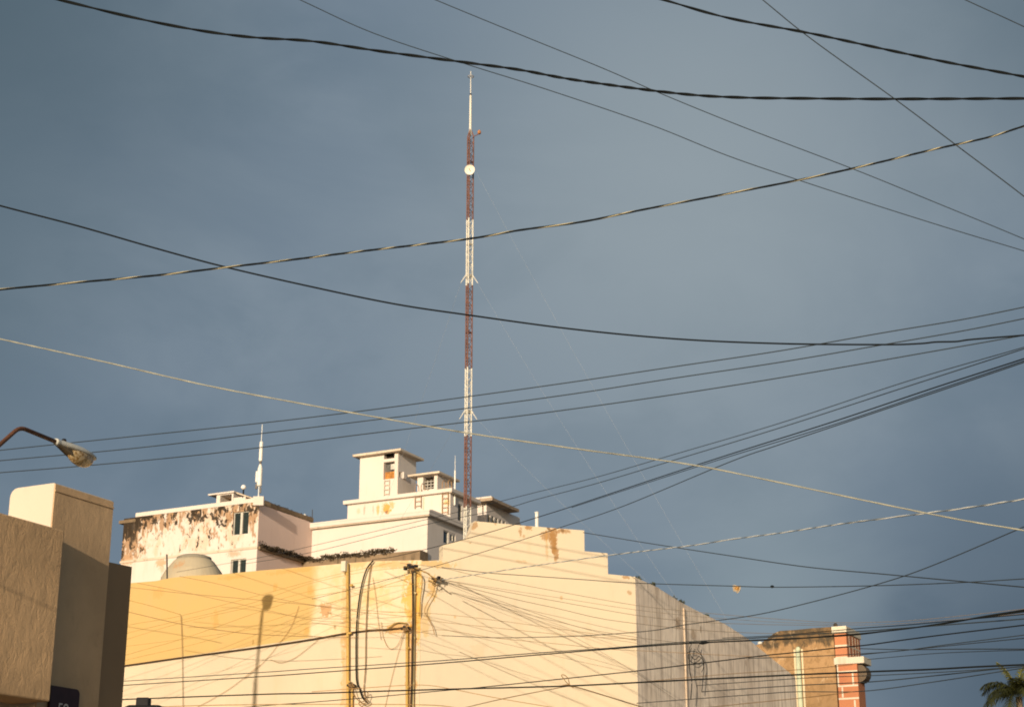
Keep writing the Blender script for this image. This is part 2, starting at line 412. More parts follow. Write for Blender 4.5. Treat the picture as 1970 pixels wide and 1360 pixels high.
ss = [(sx(812, 1080), z(812, 1079)), (sx(852, 1060), z(852, 1077)), (sx(852, 1060), z(852, 1048)), (sx(900, 1036), z(900, 1036)), (sx(913, 1002), z(913, 1002)), (sx(955, 1006), z(955, 1006)), (sx(1011, 1011), z(1011, 1011)), (sx(1124, 1020), z(1124, 1020)), (sx(1124, 1020), z(1126, 1060)), (sx(1169, 1064), z(1169, 1064)), (sx(1169, 1064), z(1171, 1104)), (sx(1222, 1110), z(1222, 1109)), (sx(1222, 1110), 0), (sx(812, 1080), 0)]
MB().prism([S.at(a, zz) for a, zz in ss], -S.n * .28).build('gable_wall', m_S, sb)
sE = sx(1222, 1110)
G = Plane(az=32.5, p=S.at(sE, 0))
def g_layers(t, pos, c, big, mid):
    st = streak(t, pos, 5.5, .10); st2 = streak(t, pos, 14, .07)
    c = t.mix(t.m('MULTIPLY', t.step(st, .42, .68), .55), c, (.64, .55, .46))
    c = t.mix(t.m('MULTIPLY', t.step(st2, .46, .66), .55), c, (.30, .25, .20))
    b1_ = t.step(t.noise(t.v('MULTIPLY', pos, (1, 1, .25)), 1.1, 4, .6), .5, .75)
    return t.mix(t.m('MULTIPLY', b1_, .6), c, (.36, .28, .21))
def Gb(px, py, rh, rv, col=(.22, .15, .09), s=.8): return (G.hit(px, py), rh, rv, col, s)
m_G = plaster('weathered_grey_wall', (.86, .74, .61), .12, .3, 2.5, .16, (.35, .28, .2), layers=g_layers, blobs=[
    Gb(1303, 1198, .16, .16, (.30, .2, .12), .7), Gb(1334, 1220, .16, .14, (.36, .25, .15), .6), Gb(1348, 1210, .05, .09, DK, .6), Gb(1242, 1192, .10, .12, (.7, .58, .45), .8), Gb(1228, 1145, .10, .05, (.7, .58, .45), .7), Gb(1303, 1172, .06, .09, (.75, .65, .5), .8), Gb(1390, 1330, .7, .35, (.45, .38, .31), .4), Gb(1435, 1275, .04, .12, DK, .5)])
gp = [(1222, 1110), (1240, 1118), (1262, 1128), (1310, 1158), (1352, 1180), (1395, 1200), (1440, 1229), (1480, 1262), (1530, 1302)]
gh = [G.hit(x, y) for x, y in gp]
g_ = [G.at((h - G.p).dot(G.u), h.z) for h in gh]; g_[0] = G.at(.003, g_[0].z)
MB().prism([G.at(.003, 0)] + g_ + [G.at((gh[-1] - G.p).dot(G.u), 0)], -G.n * .28).build('side_wall', m_G, sb, 'weathered grey side wall with vertical grime and a ragged sloping top')
# small stones and mortar lumps on the sloping top, ragged weeds
mb = MB()
for k in range(26):
    f = random.random(); i = min(len(g_) - 2, int(f * (len(g_) - 1))); p = g_[i].lerp(g_[i + 1], f * (len(g_) - 1) - i) - G.n * random.uniform(.05, .25)
    s_ = random.uniform(.02, .07); mb.lathe(p - Vector((0, 0, .02)), [(s_, 0), (s_ * .9, s_ * .6), (s_ * .4, s_)], n=6)
mb.build('coping_rubble', plaster('rubble', (.45, .4, .33), .3, .5), sb, kind='stuff')
p_st = G.hit(1316, 1170); p_sb = G.hit(1318, 1360)
sq = (p_st - G.p).dot(G.u)
mb = MB(); mb.box(G.at(sq - .06, 3), G.u * .06, G.n * .03, p_st.z - 3); mb.build('pilaster_strip', plaster('bare_plaster', (.64, .53, .41), .35, .6, 5, .3), sb)
wz = MB()
for k in range(7):
    f = [1262, 1303, 1318, 1320, 1366, 1398, 1234][k]; yy = [1126, 1152, 1160, 1186, 1187, 1205, 1114][k]
    leafclump(wz, G.hit(f, yy) - G.n * .1, .09, 60, .035, (1, 1, 1.1))
wz.build('weeds', m_leaf, sb, 'small weeds rooted in the sloping wall top', kind='stuff', recalc=False)
fp = [L.at(-.02, 0) - L.n * .5, S.at(sE, 0) - S.n * .3 - G.n * .35, G.at((gh[-1] - G.p).dot(G.u), 0) - G.n * .35, G.at((gh[-1] - G.p).dot(G.u), 0) + V * 9, L.at(.0, 0) - L.n * 9]
MB().prism([Vector((p.x, p.y, 0)) for p in fp], (0, 0, 6.3)).build('roof', m_roof, sb)
mb = MB(); c_ = S.hit(1037, 1011) - S.n * .14
vp = MB(); zt = at(1037, 985, math.hypot(c_.x, c_.y)).z
vp.tube([(c_.x, c_.y, c_.z - .2), (c_.x, c_.y, zt)], .042, 12); vp.lathe((c_.x, c_.y, zt - .02), [(.05, 0), (.052, .02), (.03, .03)], n=12)
vp.build('vent_pipe', plain('white_pvc', (.62, .62, .58), .1, .5), None, 'short white vent pipe standing on top of the stepped gable', 'pipe')

# ------------------------------------------------------------------ brown colonial building and its pink corner pier
B = Plane(1530, 1250, 53, AZ_V)
def Bb(px, py, rh, rv, col, s): return (B.hit(px, py), rh, rv, col, s)
def b_post(t, pos, c, big, mid):
    zt = B.hit(1560, 1215).z
    x = t.v('DOT_PRODUCT', pos, (0, 0, 1))
    nn = t.noise(t.v('MULTIPLY', pos, (1, 1, .5)), 4, 6, .65)
    k = t.step(t.m('ADD', x, t.m('MULTIPLY', t.m('SUBTRACT', nn, .5), 1.1)), zt - .50, zt - .28)
    c = t.mix(t.m('MULTIPLY', k, .93), c, (.055, .045, .03))
    p = t.noise(t.v('MULTIPLY', pos, (1, 1, .7)), 2.6, 6, .62, .5)
    c = t.mix(t.m('MULTIPLY', t.step(p, .60, .68), .6), c, (.50, .37, .23))
    return t.mix(t.m('MULTIPLY', t.step(t.noise(t.v('MULTIPLY', pos, (1, 1, .8)), 5.5, 7, .7, .4), .47, .60), .65), c, (.22, .135, .06))
m_B = plaster('old_brown_render', (.36, .225, .11), .22, .7, 3, .2, (.2, .12, .06), post=b_post)
bb = root('old_building', B.at(0, 0), 'old building with peeling brown render and a blackened wall top, behind the grey side wall', 'building')
bo = [(1460, 1239), (1476, 1228), (1490, 1217), (1500, 1213), (1530, 1211), (1560, 1208), (1603, 1205)]
bpz = [B.hit(x, y) for x, y in bo]
bl, br = B.s_of(1440, 1242), B.s_of(1604, 1230)
MB().prism([B.at(bl, 0), B.at(bl, B.hit(1444, 1243).z)] + [B.at((p - B.p).dot(B.u), p.z) for p in bpz[:-1]] + [B.at(br, bpz[-1].z), B.at(br, 0)], -B.n * 1.2).build('wall', m_B, bb)
# pale green down pipe with a cream edging
pc = B.s_of(1539, 1300)
mb = MB(); zt = B.hit(1536, 1250).z
dp = MB(); dp.tube([B.at(pc, 2, .09), B.at(pc, zt, .09)], .075, 12); dp.tube([B.at(pc, zt - .05, .09), B.at(pc, zt + .03, .05), B.at(pc, zt + .05, -.03)], .075, 12)
dro = dp.build('drain_pipe', plain('pale_green_paint', (.48, .52, .36), .12), bb, 'pale green drain pipe', smooth=True)
mb = MB(); mb.box(B.at(pc - .15, 2, 0), B.u * .06, B.n * .05, zt - 2 + .02); mb.box(B.at(pc + .09, 2, 0), B.u * .06, B.n * .05, zt - 2 + .02)
mb.build('pipe_surround', plaster('cream_edging', (.6, .5, .33), .1, .2), bb)
# pier
PP = B.off(.14)
sc = lambda px, py: PP.s_of(px, py)
s1, s0 = sc(1611, 1300), sc(1650, 1300)
m_pink = plaster('terracotta_paint', (.45, .185, .09), .14, .25, 3, .2, (.35, .12, .07))
m_wh = plaster('cream_trim', (.58, .53, .42), .10, .15, 3, .22, (.4, .3, .2))
pr = root('corner_pier', PP.at(s0, 0), 'terracotta corner pier with cream painted joints and cornice, right of the old brown wall', 'pillar')
zl0, zl1 = PP.hit(1630, 1277).z, PP.hit(1630, 1264).z
zt1 = PP.hit(1616, 1218).z; zt2 = PP.hit(1616, 1204).z
CR = PP.at(s0, 0); wl = s1 - s0
MB().box(CR, V * wl, U * .75, zl0).build('shaft', m_pink, pr)
us1, us0 = sc(1606, 1240), sc(1629, 1240)
bu = Plane(az=AZ_U, p=PP.at(us0, 0)).s_of(1656, 1260)
MB().box(PP.at(us0, zl1), V * (us1 - us0), U * bu, zt1 - zl1).build('upper_shaft', m_pink, pr)
co = sc(1605, 1270); cr_ = sc(1663, 1270)
MB().box(PP.at(cr_, zl0, .06), V * (co - cr_), U * .85, zl1 - zl0).build('cornice', m_wh, pr, bevel=.015)
MB().box(PP.at(us0 - .03, zt1, .05), V * (us1 - us0 + .10), U * (bu + .12), zt2 - zt1).build('cap', m_wh, pr, bevel=.02)
# rounded dark corbel under the cornice on the side face
cb = MB(); q0 = PP.at(s0, 0) + U * .12
pf = []
for k in range(9):
    an = R(180 * k / 8); pf.append((.25 * math.sin(an) + .01, -.26 + .26 * math.cos(an)))
cpts = [q0 + (-V) * x + Vector((0, 0, zl0 + zz * 1.05)) for x, zz in pf]
cpts = [q0 + Vector((0, 0, zl0))] + cpts + [q0 + Vector((0, 0, zl0 - .55))]
cb.prism(cpts, U * .5).build('corbel', plaster('weathered_stone', (.13, .10, .07), .2, .4), pr)
mb = MB()   # painted joints, real relief bands
def hj(py, a, b_, t_=.05, pl=PP, o=.004): 
    zz = pl.hit(1630, py).z; mb.box(pl.at(a, zz - t_ / 2, 0), pl.u * (b_ - a), pl.n * .006, t_)
def vj(px, y0, y1, t_=.05):
    a = sc(px, (y0 + y1) / 2); za, zb = PP.hit(px, y1).z, PP.hit(px, y0).z
    mb.box(PP.at(a - t_ / 2, za + .03, 0), PP.u * t_, PP.n * .006, zb - za - .06)
for y in (1291, 1318.5, 1343, 1367): hj(y, s0, s1)
hj(1240.5, us0, us1); mb.box(PP.at(us0, zl1, 0), PP.u * (us1 - us0), PP.n * .006, .035)
vj(1641, 1292, 1318); vj(1621, 1319, 1343); vj(1645, 1344, 1367)
mb.box(PP.at(s1 - .04, PP.hit(1612, 1318).z, .0), PP.u * .04, PP.n * .0062, zl0 - PP.hit(1612, 1318).z)
sp = Plane(az=AZ_U, p=PP.at(us0, 0))
for k, f in enumerate((.18, .42, .63, .82)):
    a = bu * f; mb.box(sp.at(a, zl1 + .02 + .1 * (k % 2)), U * .03, sp.n * .006, zt1 - zl1 - .05 - .1 * (k % 2))
mb.box(sp.at(.0, zl1 + (zt1 - zl1) * .48), U * bu, sp.n * .0055, .04)
mb.build('joint_bands', m_wh, pr)
tp = PP.hit(1607, 1199); mb = MB(); mb.lathe((tp.x, tp.y, zt2 - .0), [(.05, 0), (.07, .04), (.04, .10)], n=10); mb.build('insulator', plain('black_rubber', (.02, .02, .02)), None, 'small black insulator knob on top of the terracotta pier', 'insulator')

# ------------------------------------------------------------------ palm
def palm():
    c = at(1958, 1334, 62)
    r = root('palm_tree', (c.x, c.y, 0), 'palm tree with drooping feathery fronds at the lower right corner', 'palm tree')
    MB().tube([(c.x, c.y, 0), (c.x + .1, c.y, 4), (c.x + .02, c.y, c.z - .1)], [.2, .16, .11], 10).build('trunk', plain('palm_bark', (.16, .12, .08), .3), r)
    mg = plain('palm_green', (.026, .030, .008), .45, .6, scale=2)
    my = plain('palm_young_green', (.10, .10, .016), .3, .5, scale=3)
    specs = []
    for k in range(13):
        az = k * 2.399 + .4; specs.append((az, random.uniform(-.05, .95), random.uniform(1.35, 2.0), mg))
    specs += [(2.8, 1.42, 1.35, my), (.3, 1.5, 1.3, my), (4.4, 1.05, 1.3, mg), (3.3, .55, 1.35, mg)]
    for az, el, ln, mt in specs:
        mb = MB(); d = Vector((math.cos(az), math.sin(az), 0)); p = Vector(c); sp = [Vector(p)]; e = el
        N = 22
        for i in range(N):
            e -= (1.7 if el < 1.2 else .8) / N * (.5 + 1.1 * i / N)
            p = p + (d * math.cos(e) + Vector((0, 0, math.sin(e)))) * ln / N; sp.append(Vector(p))
        mb.tube(sp, [.022 * (1 - .8 * i / N) + .004 for i in range(N + 1)], 5)
        side = d.cross(Vector((0, 0, 1)))
        for i in range(2, N + 1):
            fr = i / N; tdir = (sp[i] - sp[i - 1]).normalized()
            up = side.cross(tdir)
            for sgn in (-1, 1):
                for q in range(3):
                    b0 = sp[i - 1].lerp(sp[i], q / 3); ll = .42 * math.sin(math.pi * min(1, .18 + fr * .82)) ** .6 * random.uniform(.8, 1.1) + .05
                    an = random.uniform(-.5, .35)
                    dr = (side * sgn * 1.0 + tdir * .75 + up * an).normalized()
                    m1 = b0 + dr * ll * .5 - Vector((0, 0, .03)); tip = b0 + dr * ll - Vector((0, 0, .16 * ll / .4))
                    wd = tdir * .014
                    mb.face([b0 - wd, b0 + wd, m1 + wd, m1 - wd]); mb.face([m1 - wd, m1 + wd, tip])
        mb.build('frond', mt, r, recalc=False)
palm()

# ------------------------------------------------------------------ traffic signal, only its top in view
tl = at(270, 1356, 15)
ts = root('traffic_light', (tl.x, tl.y, 0), 'black traffic signal top poking above the lower edge in front of the cream wall', 'traffic light')
mblk = plain('black_painted_metal', (.008, .008, .010), .2, .7)
hz = at(270, 1354, 15).z
mb = MB(); mb.box(Vector((tl.x - .16, tl.y, hz - .95)), (.36, 0, 0), (0, .22, 0), .95); mb.build('signal_head', mblk, ts, bevel=.05)
mb = MB(); mb.box(Vector((tl.x - .052, tl.y + .04, hz - .02)), (.115, 0, 0), (0, .11, 0), .085); mb.build('mounting_bracket', mblk, ts, bevel=.012)
for k in range(3):
    lens = [(.20, .02, .01), (.25, .12, .01), (.01, .12, .06)][k]
    zc = hz - .19 - k * .29
    vz = MB(); vz.lathe((tl.x + .02, tl.y - .004, zc), [(.09, 0), (.09, .01)], (0, -1, 0), 20); ln_ = vz.build('lens', plain('signal_lens', lens, .1, .2), ts)
    ring = []
    vs = MB(); N = 14
    for i in range(N):
        a0 = R(-20 + 220 * i / N); a1 = R(-20 + 220 * (i + 1) / N)
        q = lambda a, y, r_: Vector((tl.x + .02 + r_ * math.cos(a), tl.y - y, zc + r_ * math.sin(a)))
        vs.face([q(a0, 0, .105), q(a1, 0, .105), q(a1, .18, .105), q(a0, .18, .105)]); vs.face([q(a0, 0, .098), q(a0, .18, .098), q(a1, .18, .098), q(a1, 0, .098)])
        vs.face([q(a0, .18, .105), q(a1, .18, .105), q(a1, .18, .098), q(a0, .18, .098)])
    vs.build('visor', mblk, ts, recalc=False)
MB().tube([(tl.x + .02, tl.y + .3, 0), (tl.x + .02, tl.y + .3, hz - .1)], .06, 12).build('pole', mblk, ts)
MB().tube([(tl.x + .02, tl.y + .21, hz - .5), (tl.x + .02, tl.y + .3, hz - .5)], .04, 8).build('clamp', mblk, ts)

# ------------------------------------------------------------------ street lamp
def lamp():
    dL = 31.5
    hp = at(113, 852, dL)            # neck of the head
    aaz = 22.0
    ad = Vector((math.sin(R(aaz)), math.cos(R(aaz)), 0))
    pl = Plane(az=aaz, p=hp)
    bend = pl.hit(38, 822); low = pl.hit(-8, 862); lo2 = pl.hit(-75, 925)
    pole = lo2
    r = root('street_lamp', (pole.x, pole.y, 0), 'street lamp with a bent rusty arm and cobra head, entering from the left edge', 'street lamp')
    rust = plain('rusty_brown_paint', (.10, .045, .024), .35, .7, scale=12)
    MB().tube([(pole.x, pole.y, 0), (pole.x, pole.y, 4), (pole.x, pole.y, pole.z)], [.11, .085, .055], 14).build('pole', rust, r, smooth=True)
    arm = [pole + Vector((0, 0, -.1)), low]
    for k in range(1, 8):
        f = k / 8; a = low.lerp(bend, .72 + .28 * 0); p0 = low.lerp(bend, .7); p2 = bend.lerp(hp, .22); p1 = bend + Vector((0, 0, .04))
        arm.append(p0 * (1 - f) ** 2 + p1 * 2 * f * (1 - f) + p2 * f * f)
    t_ = (hp - bend).normalized(); arm.append(hp + t_ * .08)
    MB().tube(arm, .040, 12).build('arm', rust, r, smooth=True)
    # cobra head: lofted sections along axis
    tip = pl.hit(181, 885); ax = (tip - hp).normalized(); ln = (tip - hp).length
    sd = ad.cross(Vector((0, 0, 1))).normalized(); up = sd.cross(ax).normalized()
    if up.z < 0: up = -up
    prof = [(-.10, .055, .055, .05), (0, .065, .065, .055), (.10, .085, .08, .06), (.3, .13, .10, .05), (.55, .165, .115, .035), (.78, .16, .10, .03), (.92, .125, .075, .025), (1.0, .05, .03, .01)]
    N = 18; mb = MB(); rings = []
    for f, wx, hu_, hd in prof:
        i = len(mb.v); rings.append(i)
        for j in range(N):
            a = 2 * math.pi * j / N; y = math.sin(a)
            mb.v.append(hp + ax * (f * ln) + sd * (wx * math.cos(a)) + up * ((hu_ if y > 0 else hd) * y))
    for k in range(len(rings) - 1):
        for j in range(N):
            l = (j + 1) % N; mb.f.append((rings[k] + j, rings[k] + l, rings[k + 1] + l, rings[k + 1] + j)); mb.mi.append(0)
    mb.f.append(tuple(rings[0] + j for j in range(N))); mb.f.append(tuple(rings[-1] + j for j in range(N))); mb.mi += [0, 0]
    hd = mb.build('lamp_head', plain('grey_cast_aluminium', (.48, .48, .43), .15, .5), r, smooth=True)
    # clear drop bowl
    g, t, b = newmat('drop_bowl_glass', (.50, .38, .18), .22); b.inputs['Transmission Weight'].default_value = .30
    b.inputs['Specular IOR Level'].default_value = .6
    pos = t.new('ShaderNodeNewGeometry').outputs['Position']; t.put(b.inputs['Base Color'], t.mix(t.step(t.noise(pos, 18, 4, .6), .35, .65), (.34, .20, .06), (.75, .60, .36)))
    bw = MB(); c = hp + ax * (ln * .60) - up * .02; rings = []
    for k in range(9):
        a = R(90 * k / 8); rr_ = math.cos(a); i = len(bw.v); rings.append(i)
        for j in range(N):
            th = 2 * math.pi * j / N; bw.v.append(c + ax * (ln * .36 * rr_ * math.cos(th)) + sd * (.145 * rr_ * math.sin(th)) - up * (.235 * math.sin(a)))
    for k in range(8):
        for j in range(N):
            l = (j + 1) % N; bw.f.append((rings[k] + j, rings[k] + l, rings[k + 1] + l, rings[k + 1] + j)); bw.mi.append(0)
    bw.build('drop_bowl', g, hd, smooth=True)
    rf = MB(); rings = []
    for k in range(5):
        f = k / 4; i = len(rf.v); rings.append(i)
        for j in range(N):
            th = 2 * math.pi * j / N; s_ = 1 - .35 * f
            rf.v.append(hp + ax * (ln * (.30 + .05 * f) + ln * (.34 * s_) * (math.cos(th) * .9 + .35)) + sd * (.12 * s_ * math.sin(th)) - up * (.03 + .05 * f))
    for k in range(4):
        for j in range(N):
            l = (j + 1) % N; rf.f.append((rings[k] + j, rings[k] + l, rings[k + 1] + l, rings[k + 1] + j)); rf.mi.append(0)
    ft = MB(); ft.prism([hp + ax * (-.06) - up * .05 + sd * .05, hp + ax * (-.06) - up * .05 - sd * .05, hp + ax * (ln * .35) - up * .15 - sd * .08, hp + ax * (ln * .35) - up * .15 + sd * .08], up * .09)
    ft.build('ballast_cover', plain('dark_bronze', (.13, .10, .06), .3, .5), hd, bevel=.01)
    cp = MB(); cp.lathe(hp + ax * (ln * .13) + up * .075, [(.045, 0), (.045, .035), (.03, .05)], up, 12); cp.build('photocell', mblk, hd)
    cl = MB(); cl.lathe(hp - ax * .09, [(.062, 0), (.066, .03), (.066, .09), (.062, .11)], ax, 16); cl.build('neck_clamp', plain('pale_galvanised', (.5, .5, .45), .1, .45), hd)
lamp()
# ------------------------------------------------------------------ hotel block far behind
def pz(pl, px, py): return pl.hit(px, py).z
Z = lambda q, zz: Vector((q.x, q.y, zz))
m_glass = plain('dark_window_glass', (.02, .028, .026), .3, .12)
m_frame = plain('pale_window_frame', (.5, .48, .42), .1, .5)
H1f = Plane(497, 1000, 100, AZ_V); H1s = Plane(az=AZ_U, p=H1f.p)
zH1 = pz(H1f, 499, 957); zLed = pz(H1f, 496, 1052)
a1 = H1f.s_of(237, 1020); b1_ = H1s.s_of(601, 1010)
def mold_layers(t, pos, c, big, mid):
    uu = H1f.u; x = t.v('DOT_PRODUCT', pos, tuple(uu)); zc = t.v('DOT_PRODUCT', pos, (0, 0, 1))
    s0 = H1f.p.dot(uu)
    xs = t.m('SUBTRACT', x, s0)
    st = streak(t, pos, 1.1, .28)
    st2 = streak(t, pos, 3.4, .35)
    blot = t.noise(t.v('MULTIPLY', pos, (1, 1, .65)), 1.0, 7, .62, .5)
    topb = t.step(zc, zH1 - 2.0, zH1 - .3)
    leftb = t.step(xs, a1 - 2.6, a1 - .5)
    w_ = t.m('ADD', t.m('MULTIPLY', topb, .085), t.m('MULTIPLY', leftb, .11))
    above = t.step(zc, zLed - .1, zLed + .25)
    # peach wash and rust
    c = t.mix(t.m('MULTIPLY', t.m('MULTIPLY', t.step(t.m('ADD', blot, w_), .46, .60), above), .62), c, (.56, .41, .28))
    rust = t.step(t.m('ADD', t.m('MULTIPLY', t.m('ADD', st2, t.noise(t.v('MULTIPLY', pos, (1, 1, .6)), 1.9, 7, .66, .5)), .5), w_), .535, .59)
    c = t.mix(t.m('MULTIPLY', t.m('MULTIPLY', rust, above), .85), c, (.30, .17, .08))
    dark = t.step(t.m('ADD', t.m('ADD', t.m('MULTIPLY', t.noise(t.v('MULTIPLY', pos, (1, 1, .6)), 3.2, 7, .7, .5), .62), t.m('MULTIPLY', blot, .38)), t.m('MULTIPLY', w_, .90)), .562, .598)
    return t.mix(t.m('MULTIPLY', t.m('MULTIPLY', dark, above), .95), c, (.016, .012, .007))
WH = (.60, .545, .49)
m_H1 = plaster('mouldy_white_wall', WH, .04, .2, 2, .10, (.5, .36, .25), layers=mold_layers, blobs=[(H1f.hit(450, 1065), .5, .22, (.40, .24, .12), .6), (H1f.hit(310, 1083), .5, .3, (.45, .26, .12), .7), (H1f.hit(245, 1078), .6, .4, (.45, .28, .16), .7), (H1f.hit(312, 1091), .25, .4, (.5, .33, .2), .6)])
m_H1s = plaster('rose_white_wall', (.72, .56, .49), .05, .1, 1.5, .08, (.5, .36, .3))
m_Hw = plaster('white_hotel_wall', WH, .04, .08, 1.5, .07, (.55, .4, .26))
m_Hs = plaster('shaded_white_wall', (.66, .60, .54), .05, .08, 1.5, .10, (.4, .33, .27))  # copy of the white wall for faces turned from the sun, tone set for shade
m_slab = plaster('stained_slab', (.55, .47, .37), .15, .2, 3, .3, (.25, .17, .1))
m_mold = plaster('mouldy_coping', (.22, .16, .10), .35, .6, 6, .4, (.06, .05, .03))
hot = root('stained_hotel_block', H1f.at(0, 0), 'white block with black mould and rust stains, two dark windows and a rose side wall', 'building')
def win(pl, px0, px1, py0, py1):
    a = sorted((pl.s_of(px0, (py0 + py1) / 2), pl.s_of(px1, (py0 + py1) / 2))); return (a[0], a[1], pl.hit((px0 + px1) / 2, py1).z, pl.hit((px0 + px1) / 2, py0).z)
w1 = win(H1f, 448, 478, 984, 1028); w2 = win(H1f, 444, 473, 1075, 1104)
mb = MB(); holed(mb, H1f.p, a1, b1_, 0, zH1 - .26, [w1, w2], [], .25); mb.build('walls', m_H1, hot)
def skin(pl, e, s0, s1, z0, z1, m, nm, par, t_=.012): return MB().box(pl.at(s0, z0), e * (s1 - s0), pl.n * t_, z1 - z0).build(nm, m, par)
skin(H1s, U, .02, b1_, 0, zH1 - .4, m_H1s, 'side_wall', hot)
def window(pl, wv, par, inn=.18, bars=1, glassm=None, bt=.07, name='window'):
    x0, x1, z0, z1 = wv; fr = MB(); e = pl.u
    t_ = .05
    fr.box(pl.at(x0, z0, -inn), e * t_, pl.n * .08, z1 - z0); fr.box(pl.at(x1 - t_, z0, -inn), e * t_, pl.n * .08, z1 - z0)
    fr.box(pl.at(x0 + t_, z0, -inn), e * (x1 - x0 - 2 * t_), pl.n * .08, t_); fr.box(pl.at(x0 + t_, z1 - t_, -inn), e * (x1 - x0 - 2 * t_), pl.n * .08, t_)
    for k in range(bars):
        xm = x0 + (x1 - x0) * (k + 1) / (bars + 1); fr.box(pl.at(xm - bt / 2, z0 + t_, -inn), e * bt, pl.n * .10, z1 - z0 - 2 * t_)
    o = fr.build(name, m_frame, par)
    MB().box(pl.at(x0, z0, -inn - .03), e * (x1 - x0), pl.n * .03, z1 - z0).build('pane', glassm or m_glass, o)
    return o
window(H1f, w1, hot, bt=.16); window(H1f, w2, hot, bt=.14)
# parapet: front upstand starts right of the left corner
ap = H1f.s_of(262, 985)
mb = MB(); mb.box(H1f.at(-.05, zH1 - .26, .04), V * (ap + .05), U * .25, .26); mb.build('parapet', m_Hw, hot)
mb = MB(); mb.box(H1s.at(-.02, zH1 - .36, .05), U * (b1_ + .05), V * .25, .26); mb.build('side_parapet', m_mold, hot)
mb = MB(); mb.box(H1f.at(ap, zH1 - .56, .02), V * (a1 - ap + .38), U * 5, .20); mb.build('eave_slab', m_mold, hot)
mb = MB(); mb.box(H1f.at(-.05, zLed - .08, .05), V * (a1 + .1), U * .06, .14); mb.build('floor_ledge', m_slab, hot)
mb = MB(); mb.box(H1s.at(0.06, zLed - .12, .012), U * (b1_ - .06), V * -.18, .16); mb.build('side_ledge', m_mold, hot)
# moss and weeds along ledges
def weedrow(p0, p1, nn, r, sz, lbl, dens=40, side=None):
    mb = MB()
    for k in range(nn):
        f = (k + random.random()) / nn; p = p0.lerp(p1, f) + Vector((0, 0, random.uniform(-.4, .9) * r))
        leafclump(mb, p, r * random.uniform(.5, 1.3), int(dens * random.uniform(.5, 1.3)), sz, (1.2, 1.2, .8))
    return mb.build('ledge_weeds', m_moss, None, lbl, 'weeds', kind='stuff', recalc=False)
m_moss = plain('dry_black_moss', (.06, .045, .028), .5, .95, scale=4)
weedrow(H1s.at(.1, zLed + .12, .2), H1s.at(b1_, zLed + .12, .2), 60, .17, .06, 'dark weeds and moss growing along the ledge under the rose side wall')
weedrow(H1s.at(.3, zH1 - .10, -.1), H1s.at(b1_, zH1 - .10, -.1), 40, .07, .045, 'dark moss tufts on the dark coping above the rose side wall', 18)
# small roof house and antennas on H1
def roofbox(px_c, py_top, dist, px_l, px_r, h, name, label, cat='roof structure', hole=None, slab=.12, over=.35, mats=None):
    f = Plane(px_c, py_top + 12, dist, AZ_V); s = Plane(az=AZ_U, p=f.p)
    return f, s
hf = Plane(449, 952, 101.5, AZ_V); hs = Plane(az=AZ_U, p=hf.p)
zt = pz(hf, 449, 946); aa = hf.s_of(417, 950); zb = zH1 - .27
rh = root('roof_hut', hf.at(0, zb), 'tiny white open roof hut on the stained block, left of the tall white antenna', 'roof hut')
mb = MB(); ho = (.12, aa - .28, zb + .35, zt - .12); holed(mb, hf.p, aa, 2.4, zb, zt - .06, [ho], [], 1.0); mb.build('walls', m_Hw, rh)
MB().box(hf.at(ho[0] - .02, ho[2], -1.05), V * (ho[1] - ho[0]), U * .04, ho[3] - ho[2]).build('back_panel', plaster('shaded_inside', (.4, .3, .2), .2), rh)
MB().box(hf.at(-.12, zt - .06, .12), V * (aa + .7), U * 2.7, .1).build('roof_slab', m_Hw, rh, bevel=.01)
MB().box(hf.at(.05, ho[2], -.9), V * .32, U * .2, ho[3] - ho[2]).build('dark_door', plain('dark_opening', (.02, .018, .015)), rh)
sf = Plane(479, 956, 100.6, AZ_V); zt2_ = pz(sf, 465, 947)
ls = root('roof_shelter', sf.at(0, zb), 'low white lean-to shelter with a grey sloping sheet roof between roof hut and tall antenna', 'roof hut')
mb = MB(); mb.box(sf.at(.25, zb), V * .9, U * 1.8, zt2_ - zb - .28); mb.build('walls', m_Hw, ls)
mb = MB(); mb.prism([sf.at(-.6, zt2_ - .62, .1), sf.at(.9, zt2_ - .04, .1), sf.at(.9, zt2_ + .04, .1), sf.at(-.6, zt2_ - .55, .1)], U * 2.4); mb.build('sheet_roof', m_slab, ls)
p = at(468, 950, 100.9); mb = MB(); zz = at(468, 941, 100.9).z
an = root('small_beacon', (p.x, p.y, p.z - .2), 'small white globe on a short dark stem, on the lean-to shelter roof', 'lamp')
MB().tube([(p.x, p.y, p.z - .25), (p.x, p.y, zz)], .05, 8).build('stem', mblk, an)
MB().lathe((p.x, p.y, zz - .02), [(.06, 0), (.15, .08), (.17, .16), (.12, .26), (.03, .31)], n=14).build('globe', plain('white_globe', (.7, .7, .68), .05, .4), an, smooth=True)
# tall panel antenna
d = 99.3
def vv(px, py): return at(px, py, d)
b0 = vv(497, 962)
ta = root('panel_antenna', (b0.x, b0.y, b0.z - .4), 'tall white cylindrical panel antenna with a thin whip, on the corner of the stained block', 'antenna')
X = b0.x; Y = b0.y
mwp = plain('antenna_white', (.68, .67, .62), .06, .45)
mb = MB(); mb.box(Vector((X - .28, Y - .2, b0.z - .35)), (.62, 0, 0), (0, .4, 0), .55); mb.build('base_block', m_Hw, ta)
mb = MB(); mb.tube([(X + .0, Y, b0.z), (X + .02, Y, vv(500, 816).z)], [.045, .028], 8); mb.build('whip', plain('pale_metal', (.55, .57, .56), .1, .4, .3), ta)
zz = lambda y: vv(499, y).z
MB().lathe((X + .02, Y, zz(887)), [(.10, 0), (.11, .03), (.11, zz(849) - zz(887) - .05), (.06, zz(849) - zz(887))], n=14).build('upper_radome', mwp, ta, smooth=False)
